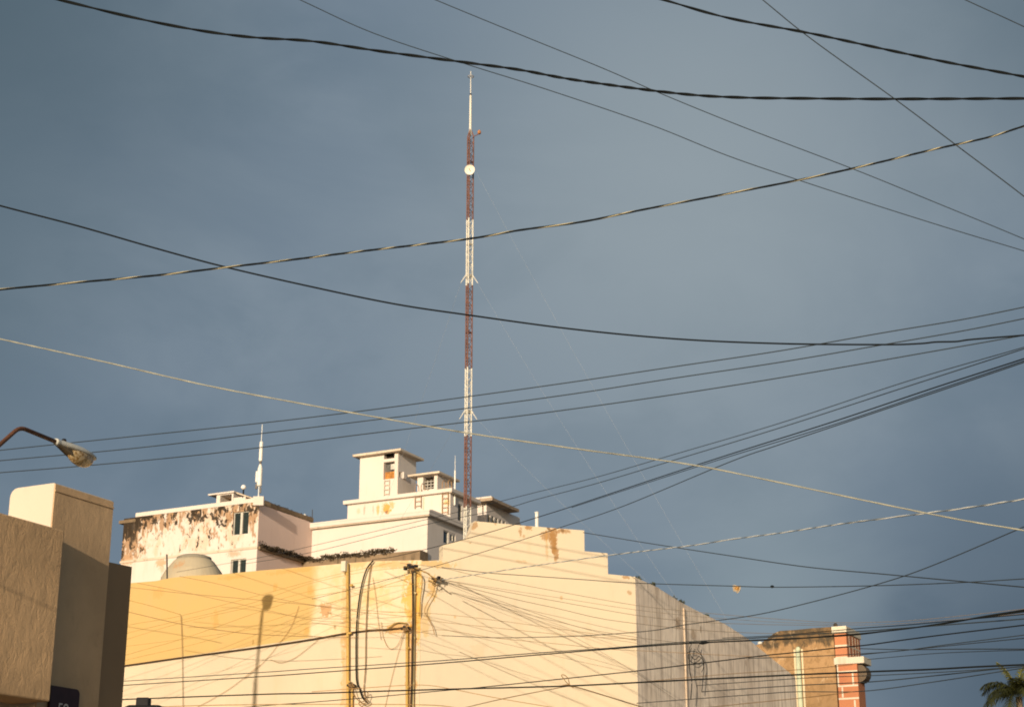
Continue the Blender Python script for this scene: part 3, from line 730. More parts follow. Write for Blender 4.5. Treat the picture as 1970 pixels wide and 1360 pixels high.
MB().lathe((X + .02, Y, zz(935)), [(.13, 0), (.15, .04), (.15, zz(902) - zz(935)), (.07, zz(893) - zz(935))], n=16).build('lower_radome', mwp, ta)
MB().lathe((X - .15, Y - .04, zz(928)), [(.07, 0), (.09, .03), (.08, zz(907) - zz(928))], n=12).build('side_radome', mwp, ta)
dgm = plain('dark_grey_metal', (.14, .13, .12), .2)
MB().box(Vector((X - .22, Y - .05, zz(940))), (.12, 0, 0), (0, .15, 0), .3).build('bracket', dgm, ta); MB().box(Vector((X + .06, Y - .04, zz(948))), (.08, 0, 0), (0, .1, 0), .34).build('bracket', dgm, ta); MB().lathe((X + .02, Y, zz(893)), [(.07, 0), (.07, .22)], n=10).build('collar', dgm, ta)
for (px, py0, py1, dd, r_, lb_) in ((601, 1000, 980, 108, .025, 'thin dark rod where the rose wall meets the white hotel front'), (586, 996, 989, 106, .10, 'small white knob on the coping of the rose side wall'), (325, 1108, 1066, 43.5, .022, 'slim dark iron rod standing on the yellow building roof beside the water tank')):
    p0 = at(px, py0, dd); p1 = at(px - (4 if px == 325 else 0), py1, dd)
    if px == 586: MB().lathe(p0 - Vector((0, 0, .1)), [(.05, 0), (.10, .1), (.1, .3), (.04, .36)], n=10).build('white_ball', mwp, None, lb_, 'ball')
    else: MB().tube([p0 - Vector((0, 0, .6)), p1], r_, 6).build('iron_rod', plain('dark_iron', (.05, .045, .04)), None, lb_, 'rod')

# ---- H2: lower white wing
P602 = H1s.at(b1_, 0)
H2a = Plane(az=AZ_V, p=P602); s822 = H2a.s_of(822, 1010)
H2f = Plane(az=AZ_V, p=H2a.at(s822, 0)); H2s = Plane(az=AZ_U, p=H2f.p)
zH2 = pz(H2f, 822, 981); a2 = -s822; b2 = H2s.s_of(900, 1030) + 1.5
h2 = root('white_hotel_wing', H2f.at(0, 0), 'broad plain white hotel wing with shaded side wall and blue-dark windows, beside the rose wall', 'building')
q0_, q1_ = H2s.s_of(853, 1035), H2s.s_of(876, 1035)
ws = [(H2s.s_of(853, 1032), H2s.s_of(863, 1032), pz(H2s, 858, 1046), pz(H2s, 858, 1021)), (H2s.s_of(866, 1032), H2s.s_of(876, 1032), pz(H2s, 870, 1042), pz(H2s, 870, 1028))]
mb = MB(); holed(mb, H2f.p, a2, b2, 0, zH2 - .35, [], ws, .2); mb.build('walls', m_Hw, h2)
for k, wv in enumerate(ws): window(H2s, wv, h2, .1, 0 if k == 0 else 1, plain('blue_dark_glass', (.03, .06, .09), .2, .15), .06)
zsl = max(wv[3] for wv in ws)
x_ = [0.02, ws[0][0], ws[0][1], ws[1][0], ws[1][1], b2]
mb = MB()
for (s0_, s1_, z0_, z1_) in ((.02, b2, 0, min(ws[0][2], ws[1][2]) - .02), (.02, b2, zsl + .02, zH2 - .36), (.02, ws[0][0] - .02, min(ws[0][2], ws[1][2]) - .02, zsl + .02), (ws[1][1] + .02, b2, min(ws[0][2], ws[1][2]) - .02, zsl + .02)):
    mb.box(H2s.at(s0_, z0_), U * (s1_ - s0_), H2s.n * .012, z1_ - z0_)
mb.build('side_wall', m_Hs, h2)
MB().box(H2f.at(-.30, zH2 - .35, .30), V * (a2 + .30), U * (b2 + .3), .2).build('roof_slab', m_Hw, h2)
MB().box(H2f.at(-.32, zH2 - .15, .32), V * (a2 + .34), U * .2, .10).build('front_coping', m_Hw, h2)
MB().box(H2s.at(-.1, zH2 - .14, .32), U * (b2 + .1), V * .18, .14).build('side_coping', m_Hs, h2)
MB().box(H2f.at(-.25, zH2 - .42, .24), V * (a2 + .25), U * .2, .07).build('soffit_edge', m_slab, h2)
# moss on a lower ledge at the foot of that wing
zl = pz(H2f, 640, 1082)
lf = Plane(az=AZ_V, p=H2f.p + Vector((0, 0, 0)))
MB().box(H2f.at(-.1, 0, 1.0), V * (a2 + .2), U * .98, zl).build('low_terrace', m_mold, h2, 'mould-darkened terrace at the foot of the wing')
weedrow(Z(H2f.at(1.7, 0, .95), zl + .05), Z(H2f.at(a2, 0, .95), zl + .05), 110, .20, .07, 'black moss and weeds along the foot of the broad white wing', 34)
# ---- H3: middle storey
H3f = Plane(866, 960, math.hypot(*H2f.p.xy) + 3.2, AZ_V); H3s = Plane(az=AZ_U, p=H3f.p)
zH3 = pz(H3f, 867, 940); a3 = H3f.s_of(669, 970); b3 = H3s.s_of(918, 985)
h3 = root('hotel_upper_storey', H3f.at(0, zH2 - .15), 'white upper storey set back on the wing, with orange rust patches and a wall ladder', 'building')
wn = (H3s.s_of(881, 990), H3s.s_of(889, 990), pz(H3s, 885, 1006), pz(H3s, 885, 970))
def H3b(px, py, rh, rv, col, s=.9): return (H3f.hit(px, py), rh, rv, col, s)
RO = (.62, .28, .04)
m_H3 = plaster('white_rust_patched', WH, .04, .1, 1.5, .06, (.55, .38, .2), blobs=[H3b(744, 978, .40, .40, RO), H3b(727, 980, .14, .35, RO, .7), H3b(755, 972, .2, .3, RO, .6), H3b(743, 985, .14, .14, DK, .8), H3b(701, 980, .07, .35, (.3, .22, .15), .6), H3b(718, 981, .08, .3, (.4, .28, .2), .5), H3b(690, 983, .15, .2, RO, .3), H3b(860, 966, .3, .2, (.62, .42, .1), .6), H3b(815, 968, .06, .6, RO, .4)])
mb = MB(); holed(mb, H3f.p, a3, b3, zH2 - .15, zH3 - .25, [], [wn], .2); mb.build('walls', m_H3, h3)
window(H3s, wn, h3, .1, 0)
mb = MB()
for (s0_, s1_, z0_, z1_) in ((.02, wn[0] - .03, zH2 - .14, zH3 - .26), (wn[1] + .03, b3, zH2 - .14, zH3 - .26), (wn[0] - .03, wn[1] + .03, wn[3] + .02, zH3 - .26), (wn[0] - .03, wn[1] + .03, zH2 - .14, wn[2] - .02)):
    mb.box(H3s.at(s0_, z0_), U * (s1_ - s0_), H3s.n * .012, z1_ - z0_)
mb.build('side_wall', m_Hs, h3)
a3b = H3f.s_of(662, 962) - a3
MB().box(H3f.at(-.25, zH3 - .25, .25), V * (a3 + .25 + .22), U * (b3 + .3), .25).build('roof_slab', m_H3, h3, bevel=.02)
MB().box(H3s.at(-.2, zH3 - .30, .22), U * (b3 + .2), V * .2, .05).build('slab_drip', m_slab, h3)
def ladder(pl, px, py0, py1, par_label, w=.40, o=.12, mat_=None, z_over=0, nm='wall_ladder'):
    a = pl.s_of(px, (py0 + py1) / 2); z0, z1 = pl.hit(px, py1).z, pl.hit(px, py0).z
    r = root(nm, pl.at(a, z0, o), par_label, 'ladder'); mt = mat_ or plain('rusty_ladder', (.34, .20, .09), .3)
    for sg_ in (-1, 1):
        pth = [pl.at(a + sg_ * w / 2, z0, o), pl.at(a + sg_ * w / 2, z1 + z_over, o)]
        if z_over: pth += [pl.at(a + sg_ * w / 2, z1 + z_over + .15, o - .15), pl.at(a + sg_ * w / 2, z1 + z_over + .1, o - .4), pl.at(a + sg_ * w / 2, z1, o - .5)]
        MB().tube(pth, .028, 6).build('rail', mt, r)
    k = z0 + .15
    while k < z1: MB().tube([pl.at(a - w / 2, k, o), pl.at(a + w / 2, k, o)], .02, 6).build('rung', mt, r); k += .3
ladder(H3f, 858, 938, 990, 'rusty ladder with hooped top on the upper storey near its right corner', .42, .12, None, .35)
ladder(Plane(az=AZ_V, p=H3f.p), 806, 942, 978, 'thin brown ladder rails on the upper storey below the smaller stair tower', .45, .12, plain('brown_rail', (.30, .2, .12), .2), .25)
# ---- H4 tower
H4f = Plane(765, 910, math.hypot(*H3f.p.xy) + 2.2, AZ_V); H4s = Plane(az=AZ_U, p=H4f.p)
zH4 = pz(H4f, 766, 866); a4 = H4f.s_of(692, 910); b4 = H4s.s_of(800, 905)
zb4 = zH3 - .1
h4 = root('stair_tower', H4f.at(0, zb4), 'taller white square tower on the hotel roof with an overhanging slab and a tall opening', 'tower')
op1 = win(H4f, 739, 759, 872, 882); op2 = win(H4f, 738, 759, 888, 921)
so_ = (H4s.s_of(768, 908), H4s.s_of(772, 908), pz(H4s, 770, 918), pz(H4s, 770, 908))
mb = MB(); holed(mb, H4f.p, a4, b4, zb4, zH4 - .15, [op1, op2], [so_], .35); mb.build('walls', m_Hw, h4)
mb = MB()
for (s0_, s1_, z0_, z1_) in ((.02, so_[0] - .02, zb4, zH4 - .16), (so_[1] + .02, b4, zb4, zH4 - .16), (so_[0] - .02, so_[1] + .02, so_[3] + .02, zH4 - .16), (so_[0] - .02, so_[1] + .02, zb4, so_[2] - .02)):
    mb.box(H4s.at(s0_, z0_), U * (s1_ - s0_), H4s.n * .012, z1_ - z0_)
mb.build('side_wall', m_Hs, h4)
MB().box(H4f.at(-.42, zH4 - .15, .4), V * (a4 + .42 + .35), U * (b4 + .75), .15).build('roof_slab', m_slab, h4, bevel=.01)
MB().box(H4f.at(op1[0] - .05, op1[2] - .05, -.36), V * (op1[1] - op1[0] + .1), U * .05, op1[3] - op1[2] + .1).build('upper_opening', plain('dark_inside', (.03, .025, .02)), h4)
o_h = op2[3] - op2[2]
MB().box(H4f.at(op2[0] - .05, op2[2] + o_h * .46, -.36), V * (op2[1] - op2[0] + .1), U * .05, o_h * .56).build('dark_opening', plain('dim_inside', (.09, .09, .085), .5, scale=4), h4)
MB().box(H4f.at(op2[0], op2[2], -.22), V * (op2[1] - op2[0]), U * .05, o_h * .46).build('rusty_panel', plain('rusty_orange_sheet', (.38, .17, .04), .4, .8, scale=5), h4, 'rusty orange sheet closing the lower half of the opening')
MB().box(H4f.at(op2[0] + .05, op2[2] + o_h * .60, -.28), V * (op2[1] - op2[0]) * .5, U * .04, o_h * .32).build('hanging_sheet', plain('pale_sheet', (.5, .47, .42), .2), h4)
MB().box(H4s.at(so_[1] + .12, so_[2] - .02, .012), U * .35, H4s.n * .12, .42).build('meter_box', m_Hw, h4)
ladder(H4f, 745, 923, 955, 'white ladder rungs climbing to the tall opening of the stair tower', .38, .08, plain('white_ladder', (.52, .45, .36), .1))
# ---- H5 smaller tower
H5f = Plane(841, 925, math.hypot(*H3f.p.xy) + 1.6, AZ_V); H5s = Plane(az=AZ_U, p=H5f.p)
zH5 = pz(H5f, 843, 909); a5 = H5f.s_of(803, 925); b5 = H5s.s_of(872, 930)
h5 = root('small_stair_tower', H5f.at(0, zb4), 'smaller white roof hut with a square opening, right of the stair tower', 'roof hut')
op = win(H5f, 814, 835, 916, 941)
mb = MB(); holed(mb, H5f.p, a5, b5, zb4, zH5 - .12, [op], [], .4); mb.build('walls', m_Hw, h5)
skin(H5s, U, .02, b5, zb4, zH5 - .13, m_Hs, 'side_wall', h5)
MB().box(H5f.at(-.35, zH5 - .12, .35), V * (a5 + .35 + .55), U * (b5 + .65), .13).build('roof_slab', m_slab, h5, bevel=.01)
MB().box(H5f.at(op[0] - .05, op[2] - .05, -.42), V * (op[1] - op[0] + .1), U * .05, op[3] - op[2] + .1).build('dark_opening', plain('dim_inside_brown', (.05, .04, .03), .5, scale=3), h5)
mb = MB()
for k in range(3): mb.tube([H5f.at(op[0], op[2] + .16 + .2 * k, -.2), H5f.at(op[1], op[2] + .16 + .2 * k, -.2)], .03, 6)
for k in range(3): mb.tube([H5f.at(op[0] + .1 + .25 * k, op[2], -.22), H5f.at(op[0] + .1 + .25 * k, op[2] + .65, -.22)], .03, 6)
mb.build('railing', plain('grey_rail', (.4, .38, .34), .1), h5)
p = at(875, 948, 104); zt_ = at(875, 876, 104).z; zm = at(875, 905, 104).z
wa = root('whip_antenna', p, 'slim white whip antenna just left of the lattice mast', 'antenna')
MB().tube([p - Vector((0, 0, .8)), (p.x, p.y, zm)], .055, 8).build('base_tube', mwp, wa); MB().tube([(p.x, p.y, zm), (p.x, p.y, zt_)], [.022, .012], 6).build('whip', mwp, wa)
# ---- H6 canopy building to the right
H6f = Plane(936, 975, math.hypot(*H3f.p.xy) + 5.5, AZ_V); H6s = Plane(az=AZ_U, p=H6f.p)
zH6 = pz(H6f, 937, 962); b6 = H6s.s_of(975, 1000); a6 = 3.0
h6 = root('canopy_building', H6f.at(0, zH6 - 4), 'shaded white roof pavilion with a deep dark slab canopy above the stepped gable', 'building')
mb = MB(); w6 = []
for k in range(5): w6.append((b6 * (.06 + .19 * k), b6 * (.06 + .19 * k + .12), zH6 - 1.9, zH6 - .9))
mb = MB(); holed(mb, H6s.at(0, 0), a6, b6 + 2, zH6 - 5, zH6 - .2, [], w6, .25); mb.build('walls', m_Hs, h6)
for wv in w6: window(H6s, wv, h6, .1, 0)
MB().box(H6s.at(-.6, zH6 - .2, .75), U * (b6 + 1.0), V * 3.2, .2).build('canopy_slab', plaster('dark_streaked_slab', (.36, .28, .2), .25, .3, 3, .4, (.12, .08, .05)), h6)  # dark slab colour with darker vertical streaks
MB().box(H6f.at(-.6, zH6 - .0, .45), V * 1.5, U * .4, .14).build('end_upstand', m_Hw, h6)
H7s = Plane(az=AZ_U, p=H6s.at(b6 + 1.5, 0, .6))
h7 = Plane(976, 995, math.hypot(*H6f.p.xy) + 6, 20)
zz7 = pz(h7, 976, 992)
MB().box(h7.at(0, zz7 - 2.5), h7.u * h7.s_of(1003, 1010), -h7.n * 1.5, 2.5).build('parapet_end', m_Hw, h6)

# ------------------------------------------------------------------ water tank
c = at(372, 1100, 49); zr = at(372, 1112, 49).z; zs = at(372, 1095, 49).z; zt_ = at(372, 1075, 49).z
tk = root('water_tank', (c.x, c.y, zr - 1.2), 'dusty beige water tank with sloping shoulders behind the yellow wall', 'water tank')
mt = plaster('dusty_fibreglass', (.42, .36, .25), .15, .15, 3, .15, (.3, .2, .1), blobs=[(at(348, 1092, 48.5), .25, .2, (.45, .24, .1), .6)])
MB().lathe((c.x, c.y, zr - 1.2), [(.94, 0), (.94, .9), (.92, zs - zr + .92), (.82, zs - zr + 1.12), (.60, zt_ - zr + 1.1), (.53, zt_ - zr + 1.16)], n=40).build('tank_body', mt, tk, smooth=False)
MB().lathe((c.x, c.y, zt_ - .05), [(.50, 0), (.51, .03), (.50, .09), (.40, .13), (.05, .15)], n=32).build('lid', plaster('dusty_lid', (.24, .22, .17), .2), tk)
mb = MB()
for k in range(12):
    a = R(30 * k); e = Vector((math.cos(a), math.sin(a), 0)); mb.tube([Vector((c.x, c.y, zt_ - .06)) + e * .57, Vector((c.x, c.y, zs - .06)) + e * .83], .02, 5)
mb.build('ribs', mt, tk) if 0 else None
MB().box(Vector((c.x - 1.1, c.y - 1.1, 8.0)), (2.2, 0, 0), (0, 2.2, 0), zr - 9.2 if zr > 9.3 else .2).build('tank_stand', m_roof, tk)

# ------------------------------------------------------------------ guyed lattice mast
DM = 88.0
mbs = at(898, 1040, DM)
mst = root('lattice_mast', (mbs.x, mbs.y, 0), 'tall slender red and white lattice radio mast with guy brackets', 'radio mast')
mx = lambda y: at(897 + (1035 - y) * .0095 - 1.5, y, DM)
zy = lambda y: mx(y).z
mred = plain('mast_red', (.15, .068, .048), .25, .6, scale=2); mwhite = plain('mast_white', (.62, .60, .52), .12, .6, scale=2)
TR = .205
def corner(k, zz): a = R(20 + 120 * k); return Vector((mbs.x + TR * math.cos(a), mbs.y + TR * math.sin(a), zz))
def section(z0, z1, m):
    mb = MB()
    for k in range(3): mb.tube([corner(k, z0), corner(k, z1)], .036, 8)
    n_ = max(1, round((z1 - z0) / .42)); h = (z1 - z0) / n_
    for i in range(n_):
        for k in range(3):
            A_, B_ = (k, (k + 1) % 3) if i % 2 else ((k + 1) % 3, k)
            mb.tube([corner(A_, z0 + i * h), corner(B_, z0 + (i + 1) * h)], .017, 5)
            mb.tube([corner(k, z0 + i * h), corner((k + 1) % 3, z0 + i * h)], .014, 5)
    mb.build('mast_section', m, mst, 'red lattice section' if m is mred else 'white lattice section')
ys = [(1035 + 250, 'w'), (975, 'r'), (838, 'w'), (708, 'r'), (548, 'w'), (422, 'r')]
zs_ = [0.2, zy(975), zy(838), zy(708), zy(548), zy(422), zy(262)]
cs = [mwhite, mred, mwhite, mred, mwhite, mred]
for k in range(6):
    section(zs_[k], zs_[k + 1], cs[k])
ctr = Vector((mbs.x, mbs.y, 0))
# cable run up one leg
mb = MB(); mb.tube([corner(1, .3) + Vector((.09, -.02, 0)), corner(1, zy(262)) + Vector((.09, -.02, 0))], .03, 6); mb.build('feeder_cable', plain('dark_feeder', (.05, .03, .025)), mst)
mb = MB()
for k in range(3): mb.tube([corner(k, zy(262)), ctr + Vector((0, 0, zy(246)))], [.036, .03], 6)
mb.build('top_taper', mred, mst)
MB().tube([ctr + Vector((0, 0, zy(262))), ctr + Vector((0, 0, zy(184)))], [.075, .06], 10).build('top_pole', mwhite, mst)
MB().lathe(ctr + Vector((0, 0, zy(185))), [(.05, 0), (.06, .03), (.06, .12), (.03, .16)], n=10).build('joint_collar', mblk, mst)
MB().tube([ctr + Vector((0, 0, zy(182))), ctr + Vector((0, 0, zy(138)))], [.028, .02], 8).build('whip', mwhite, mst)
mb = MB(); zz_ = zy(148)
mb.tube([ctr + Vector((.17 * math.cos(R(a)), .17 * math.sin(R(a)), zz_)) for a in range(0, 361, 20)], .02, 6, cap=False)
for a in (20, 140, 260): mb.tube([ctr + Vector((0, 0, zz_)), ctr + Vector((.17 * math.cos(R(a)), .17 * math.sin(R(a)), zz_))], .014, 5)
mb.build('corona_ring', plain('grey_ring', (.35, .33, .3)), mst)
# beacon on an arm
ba = at(914, 262, DM); bc_ = at(922, 255, DM)
MB().tube([ctr + Vector((.15, 0, zy(265))), Vector((ba.x, mbs.y - .02, ba.z)), Vector((bc_.x, mbs.y - .02, bc_.z - .12))], .024, 6).build('beacon_arm', mred, mst)
MB().lathe(Vector((bc_.x, mbs.y - .02, bc_.z - .12)), [(.08, 0), (.11, .05), (.10, .16), (.05, .24)], n=12).build('beacon', plain('amber_brown_lens', (.38, .17, .07), .2, .3), mst)
# bands and guy brackets
for yb in (532, 793):
    zb_ = zy(yb); mb = MB()
    for k in range(3):
        for dz in (0, .1): mb.tube([corner(k, zb_ + dz), corner((k + 1) % 3, zb_ + dz)], .026, 6)
        a = R(20 + 120 * k)
    for (dx, dy) in ((-.46, -.1), (.50, -.05), (-.1, .5)):
        b_ = ctr + Vector((dx * .42, dy * .42, zb_ + .05)); e_ = ctr + Vector((dx, dy, zb_ - .42)); mb.tube([b_, e_], [.03, .018], 6)
    mb.build('guy_bracket', mwhite, mst)
for yb in (312, 470, 640):
    zb_ = zy(yb); mb = MB()
    for k in range(3): mb.tube([corner(k, zb_), corner((k + 1) % 3, zb_)], .03, 6)
    mb.build('band', mred if yb != 470 else mwhite, mst)
# dish, hangs on the mast
dc = ctr + Vector((0, -TR - .12, zy(332)))
dr_ = root('dish_antenna', dc, 'round white dish antenna high on the lattice mast', 'antenna')
axd = Vector((-.12, -1, -.18)).normalized()
pf = [(.03, -.02)] + [(.285 * k / 8, .075 * (k / 8) ** 2) for k in range(1, 9)] + [(.295, .085), (.285, .06), (.2, -.01), (.1, -.05), (.03, -.06)]
MB().lathe(dc, pf, axd, 32).build('reflector', plain('dish_white', (.72, .68, .58), .04, .5), dr_, smooth=False)
MB().tube([dc, dc + axd * .22], .018, 6).build('feed', plain('feed_tan', (.5, .33, .2)), dr_); MB().lathe(dc + axd * .19, [(.03, 0), (.035, .05), (.02, .06)], axd, 10).build('feed_horn', plain('feed_tan2', (.45, .3, .2)), dr_)
MB().tube([dc - axd * .05, ctr + Vector((0, -TR * .5, zy(338)))], .05, 8).build('mount', mblk, dr_)
def mastp(y, dx=0, dy=0): return ctr + Vector((dx, dy, zy(y)))
def sagline(p0, p1, sag, n=24): return [p0.lerp(p1, k / n) - Vector((0, 0, sag * 4 * (k / n) * (1 - k / n))) for k in range(n + 1)]
mguy = plain('galvanised_wire', (.25, .29, .34), .05, .5)
gy = [(mastp(320, .2, 0), at(1475, 1320, 78), .5, 'faint guy wire from the dish level of the mast, falling farthest to the right'),
      (mastp(546, .5, -.05), at(1385, 1270, 78), .5, 'faint guy wire from the upper mast bracket falling right'),
      (mastp(806, .5, -.05), at(1330, 1190, 78), .3, 'faint guy wire from the lower mast bracket falling right'),
      (mastp(546, -.46, -.1), at(730, 1000, 98), .2, 'faint guy wire from the upper mast bracket falling left'),
      (mastp(806, -.46, -.1), at(770, 1000, 98), .1, 'faint guy wire from the lower mast bracket falling left')]
for p0, p1, sg_, lb_ in gy: MB().tube(sagline(p0, p1, sg_), .005, 4).build('guy_wire', mguy, None, lb_, 'wire', 'guy wires of the mast')
# ------------------------------------------------------------------ overhead cables
def cmat(name, col, rough=.6): return plain(name, col, .15, rough, 0, 9)
K = cmat('black_cable', (.004, .006, .0065), .95); KG = cmat('dark_grey_cable', (.022, .029, .032), .9); BRN = cmat('brown_cable', (.20, .12, .05)); FAN = cmat('faded_brown_cable', (.14, .11, .075)); TAN = cmat('tan_cable', (.30, .17, .06))
CRM = cmat('cream_cable', (.27, .27, .21)); PLG = cmat('pale_grey_strand', (.55, .56, .52)); OCH = cmat('ochre_cable', (.34, .22, .06))
def spline(P, n):
    out = []; Q = [2 * P[0] - P[1]] + P + [2 * P[-1] - P[-2]]
    for i in range(1, len(Q) - 2):
        a, b, c, d = Q[i - 1:i + 3]
        for k in range(n):
            t = k / n
            out.append(.5 * ((2 * b) + (c - a) * t + (2 * a - 5 * b + 4 * c - d) * t * t + (3 * b - a - 3 * c + d) * t ** 3))
    out.append(P[-1]); return out
def cable(label, pts, d0, d1, w_, mat_, twist=None, ext=(1, 1), cat='cable', name='overhead_cable', n=8, group=None, jit=0):
    (x0, y0), (x1, y1) = pts[0], pts[-1]; pts = list(pts)
    if ext[0]:
        (ax, ay), (bx, by) = pts[0], pts[1]; m_ = (by - ay) / (bx - ax) if bx != ax else 0; pts = [(ax - 900, ay - 900 * m_ * 1.15), (ax - 260, ay - 260 * m_ * 1.03)] + pts
    if ext[1]:
        (ax, ay), (bx, by) = pts[-2], pts[-1]; m_ = (by - ay) / (bx - ax); pts = pts + [(bx + 260, by + 260 * m_ * 1.03), (bx + 900, by + 900 * m_ * 1.15)]
    # a straight run between two distances: inverse depth is linear along it
    t0 = d0 / pdir(x0, y0).xy.length; t1 = d1 / pdir(x1, y1).xy.length
    P = [Vector((0, 0, EYE)) + pdir(x, y) / (1 / t0 + (1 / t1 - 1 / t0) * ((x - x0) / (x1 - x0))) for x, y in pts]
    rad = w_ * .45 * (2 / (1 / d0 + 1 / d1)) / 3300
    Q = spline(P, n)
    mb = MB()
    if not twist:
        if jit:
            Q = [q + Vector((0, 0, random.uniform(-jit, jit))) for q in Q]
        mb.tube(Q, rad, 6); return mb.build(name, mat_, None, label, cat, group, smooth=True)
    per, mats, amp = twist                      # metres per turn
    # resample by length
    L_ = [0]
    for a, b in zip(Q, Q[1:]): L_.append(L_[-1] + (b - a).length)
    step_ = per / 10; N = int(L_[-1] / step_); R_ = []; j = 0
    for k in range(N + 1):
        s_ = L_[-1] * k / N
        while j < len(L_) - 2 and L_[j + 1] < s_: j += 1
        f = (s_ - L_[j]) / max(1e-9, L_[j + 1] - L_[j]); R_.append((Q[j].lerp(Q[j + 1], f), s_))
    ph = 0; phs = []
    for p, s_ in R_: ph += 2 * math.pi / 10 * (1 + .35 * math.sin(s_ * 1.3) + .2 * math.sin(s_ * 3.1 + 1)); phs.append(ph)
    for k, mm in enumerate(mats):
        pts_ = []
        for i, (p, s_) in enumerate(R_):
            t_ = (R_[min(N, i + 1)][0] - R_[max(0, i - 1)][0]).normalized(); x = t_.cross(Vector((0, 0, 1))).normalized(); y = x.cross(t_)
            a = phs[i] + 2 * math.pi * k / len(mats)
            pts_.append(p + (x * math.cos(a) + y * math.sin(a)) * rad * amp)
        mb.tube(pts_, rad * (1.15 - .5 * amp if len(mats) > 1 else 1), 6, mi=k)
    return mb.build(name, list(mats), None, label, cat, group, smooth=True)
TW = 'twisted_cable'
cable('thick black twisted cable from the upper left corner, passing just over the mast tip', [(105, -2), (250, 33), (370, 57), (480, 72), (600, 80), (730, 99), (905, 122), (1000, 135), (1110, 155), (1300, 180), (1420, 188), (1560, 190), (1720, 191), (1970, 190)], 9, 9, 5.2, K, (.32, (K, K), .62), name=TW)
cable('thick black twisted cable across the upper right corner', [(1262, -4), (1400, 35), (1560, 65), (1700, 95), (1830, 122), (1970, 148)], 8.5, 8.5, 5.0, K, (.27, (K, K), .62), name=TW)
cable('thin dark wire beside the mast tip running to the right edge, lower of the pair', [(572, -2), (720, 65), (900, 125), (1050, 172), (1250, 240), (1400, 300), (1540, 348), (1700, 400), (1850, 447), (1970, 483)], 14, 16, 2.0, KG)
cable('thin dark wire of the upper sky running to the right edge, upper of the pair', [(832, -2), (1000, 67), (1160, 132), (1270, 180), (1430, 245), (1640, 325), (1800, 390), (1970, 460)], 14, 16, 2.0, KG)
cable('steep dark wire at the upper right, crossing both black twisted cables', [(1462, -4), (1560, 75), (1720, 190), (1840, 280), (1970, 378)], 12, 12, 2.6, KG)
cable('short piece of dark wire cutting the extreme upper right corner', [(1850, -3), (1970, 52)], 12, 12, 2.3, KG)
cable('two-tone black and cream twisted cable rising from the left edge across the mast', [(0, 557), (130, 545), (300, 530), (430, 515), (560, 500), (700, 483), (900, 460), (1000, 443), (1120, 427), (1240, 403), (1400, 373), (1540, 346), (1660, 320), (1800, 287), (1900, 265), (1970, 243)], 12, 12, 3.5, K, (.36, (K, K, K, cmat('dull_cream_strand', (.34, .31, .20))), .5), name=TW)
cable('smooth black cable sagging from the left edge, crossing the mast at mid height', [(0, 396), (150, 435), (300, 478), (430, 513), (600, 552), (760, 585), (900, 606), (1100, 633), (1300, 652), (1500, 661), (1700, 663), (1770, 661), (1800, 658), (1840, 657), (1870, 653), (1970, 645)], 13, 13, 3.9, K)
cable('cream coloured cable falling from the left edge to the right edge through the lower sky', [(0, 652), (200, 696), (400, 742), (600, 780), (700, 798), (900, 833), (1100, 862), (1250, 882), (1360, 899), (1500, 928), (1700, 970), (1850, 1000), (1970, 1020)], 16, 14, 2.7, CRM, (.6, (CRM, CRM), .3))
cable('top one of three parallel thin wires rising from the street lamp rightwards', [(0, 866), (250, 840), (500, 814), (700, 790), (900, 763), (1100, 735), (1300, 705), (1500, 675), (1700, 640), (1850, 615), (1970, 591)], 36, 28, 2.2, KG)
cable('middle one of three parallel thin wires rising from the street lamp rightwards', [(0, 886), (250, 863), (500, 834), (700, 810), (900, 785), (1100, 758), (1300, 727), (1500, 697), (1700, 663), (1850, 637), (1970, 613)], 36, 28, 2.2, KG)
cable('bottom one of three parallel thin wires rising from the street lamp rightwards', [(0, 909), (150, 897), (400, 873), (700, 835), (870, 815), (1000, 800), (1200, 773), (1400, 743), (1600, 710), (1800, 675), (1970, 645)], 36, 28, 2.2, KG)
# the fan towards the right edge
cable('uppermost wire of the fan that climbs from the hotel to the right edge', [(340, 1100), (500, 1072), (590, 1052), (845, 993), (947, 968), (1030, 947), (1150, 917), (1300, 873), (1500, 814), (1750, 732), (1970, 668)], 43.5, 15, 1.4, KG, ext=(0, 1))
cable('second wire of the fan that climbs from the hotel to the right edge', [(460, 1086), (590, 1064), (800, 1013), (965, 979), (1030, 961), (1150, 929), (1300, 884), (1500, 823), (1750, 742), (1970, 671)], 41.5, 15, 1.6, KG, ext=(0, 1))
cable('thick dark wire in the middle of the fan, starting at the yellow wall top', [(716, 1076), (760, 1070), (852, 1048), (940, 1024), (1030, 996), (1100, 974), (1250, 924), (1400, 875), (1600, 812), (1800, 745), (1970, 690)], 36.8, 14, 2.2, K, ext=(0, 1))
cable('wire running tight beside the thick one of the fan, slightly under it', [(1100, 976), (1250, 927), (1400, 879), (1600, 818), (1800, 751), (1970, 694)], 28, 14.2, 1.8, K, ext=(0, 1))
cable('lowest wire of the fan, crossing the stepped gable', [(600, 1152), (700, 1127), (860, 1082), (950, 1055), (1030, 1030), (1085, 1012), (1200, 973), (1400, 890), (1500, 855), (1700, 788), (1970, 697)], 37.5, 14, 1.8, KG, ext=(0, 1))
cable('dashed looking grey and white twisted drop cable at the right above the stepped gable', [(850, 1115), (1000, 1092), (1170, 1068), (1330, 1049), (1400, 1038), (1500, 1025), (1600, 1010), (1700, 997), (1850, 978), (1970, 960)], 36, 18, 2.3, PLG, (.55, (PLG, cmat('mid_grey_strand', (.16, .19, .21))), .5), ext=(0, 1), name=TW)
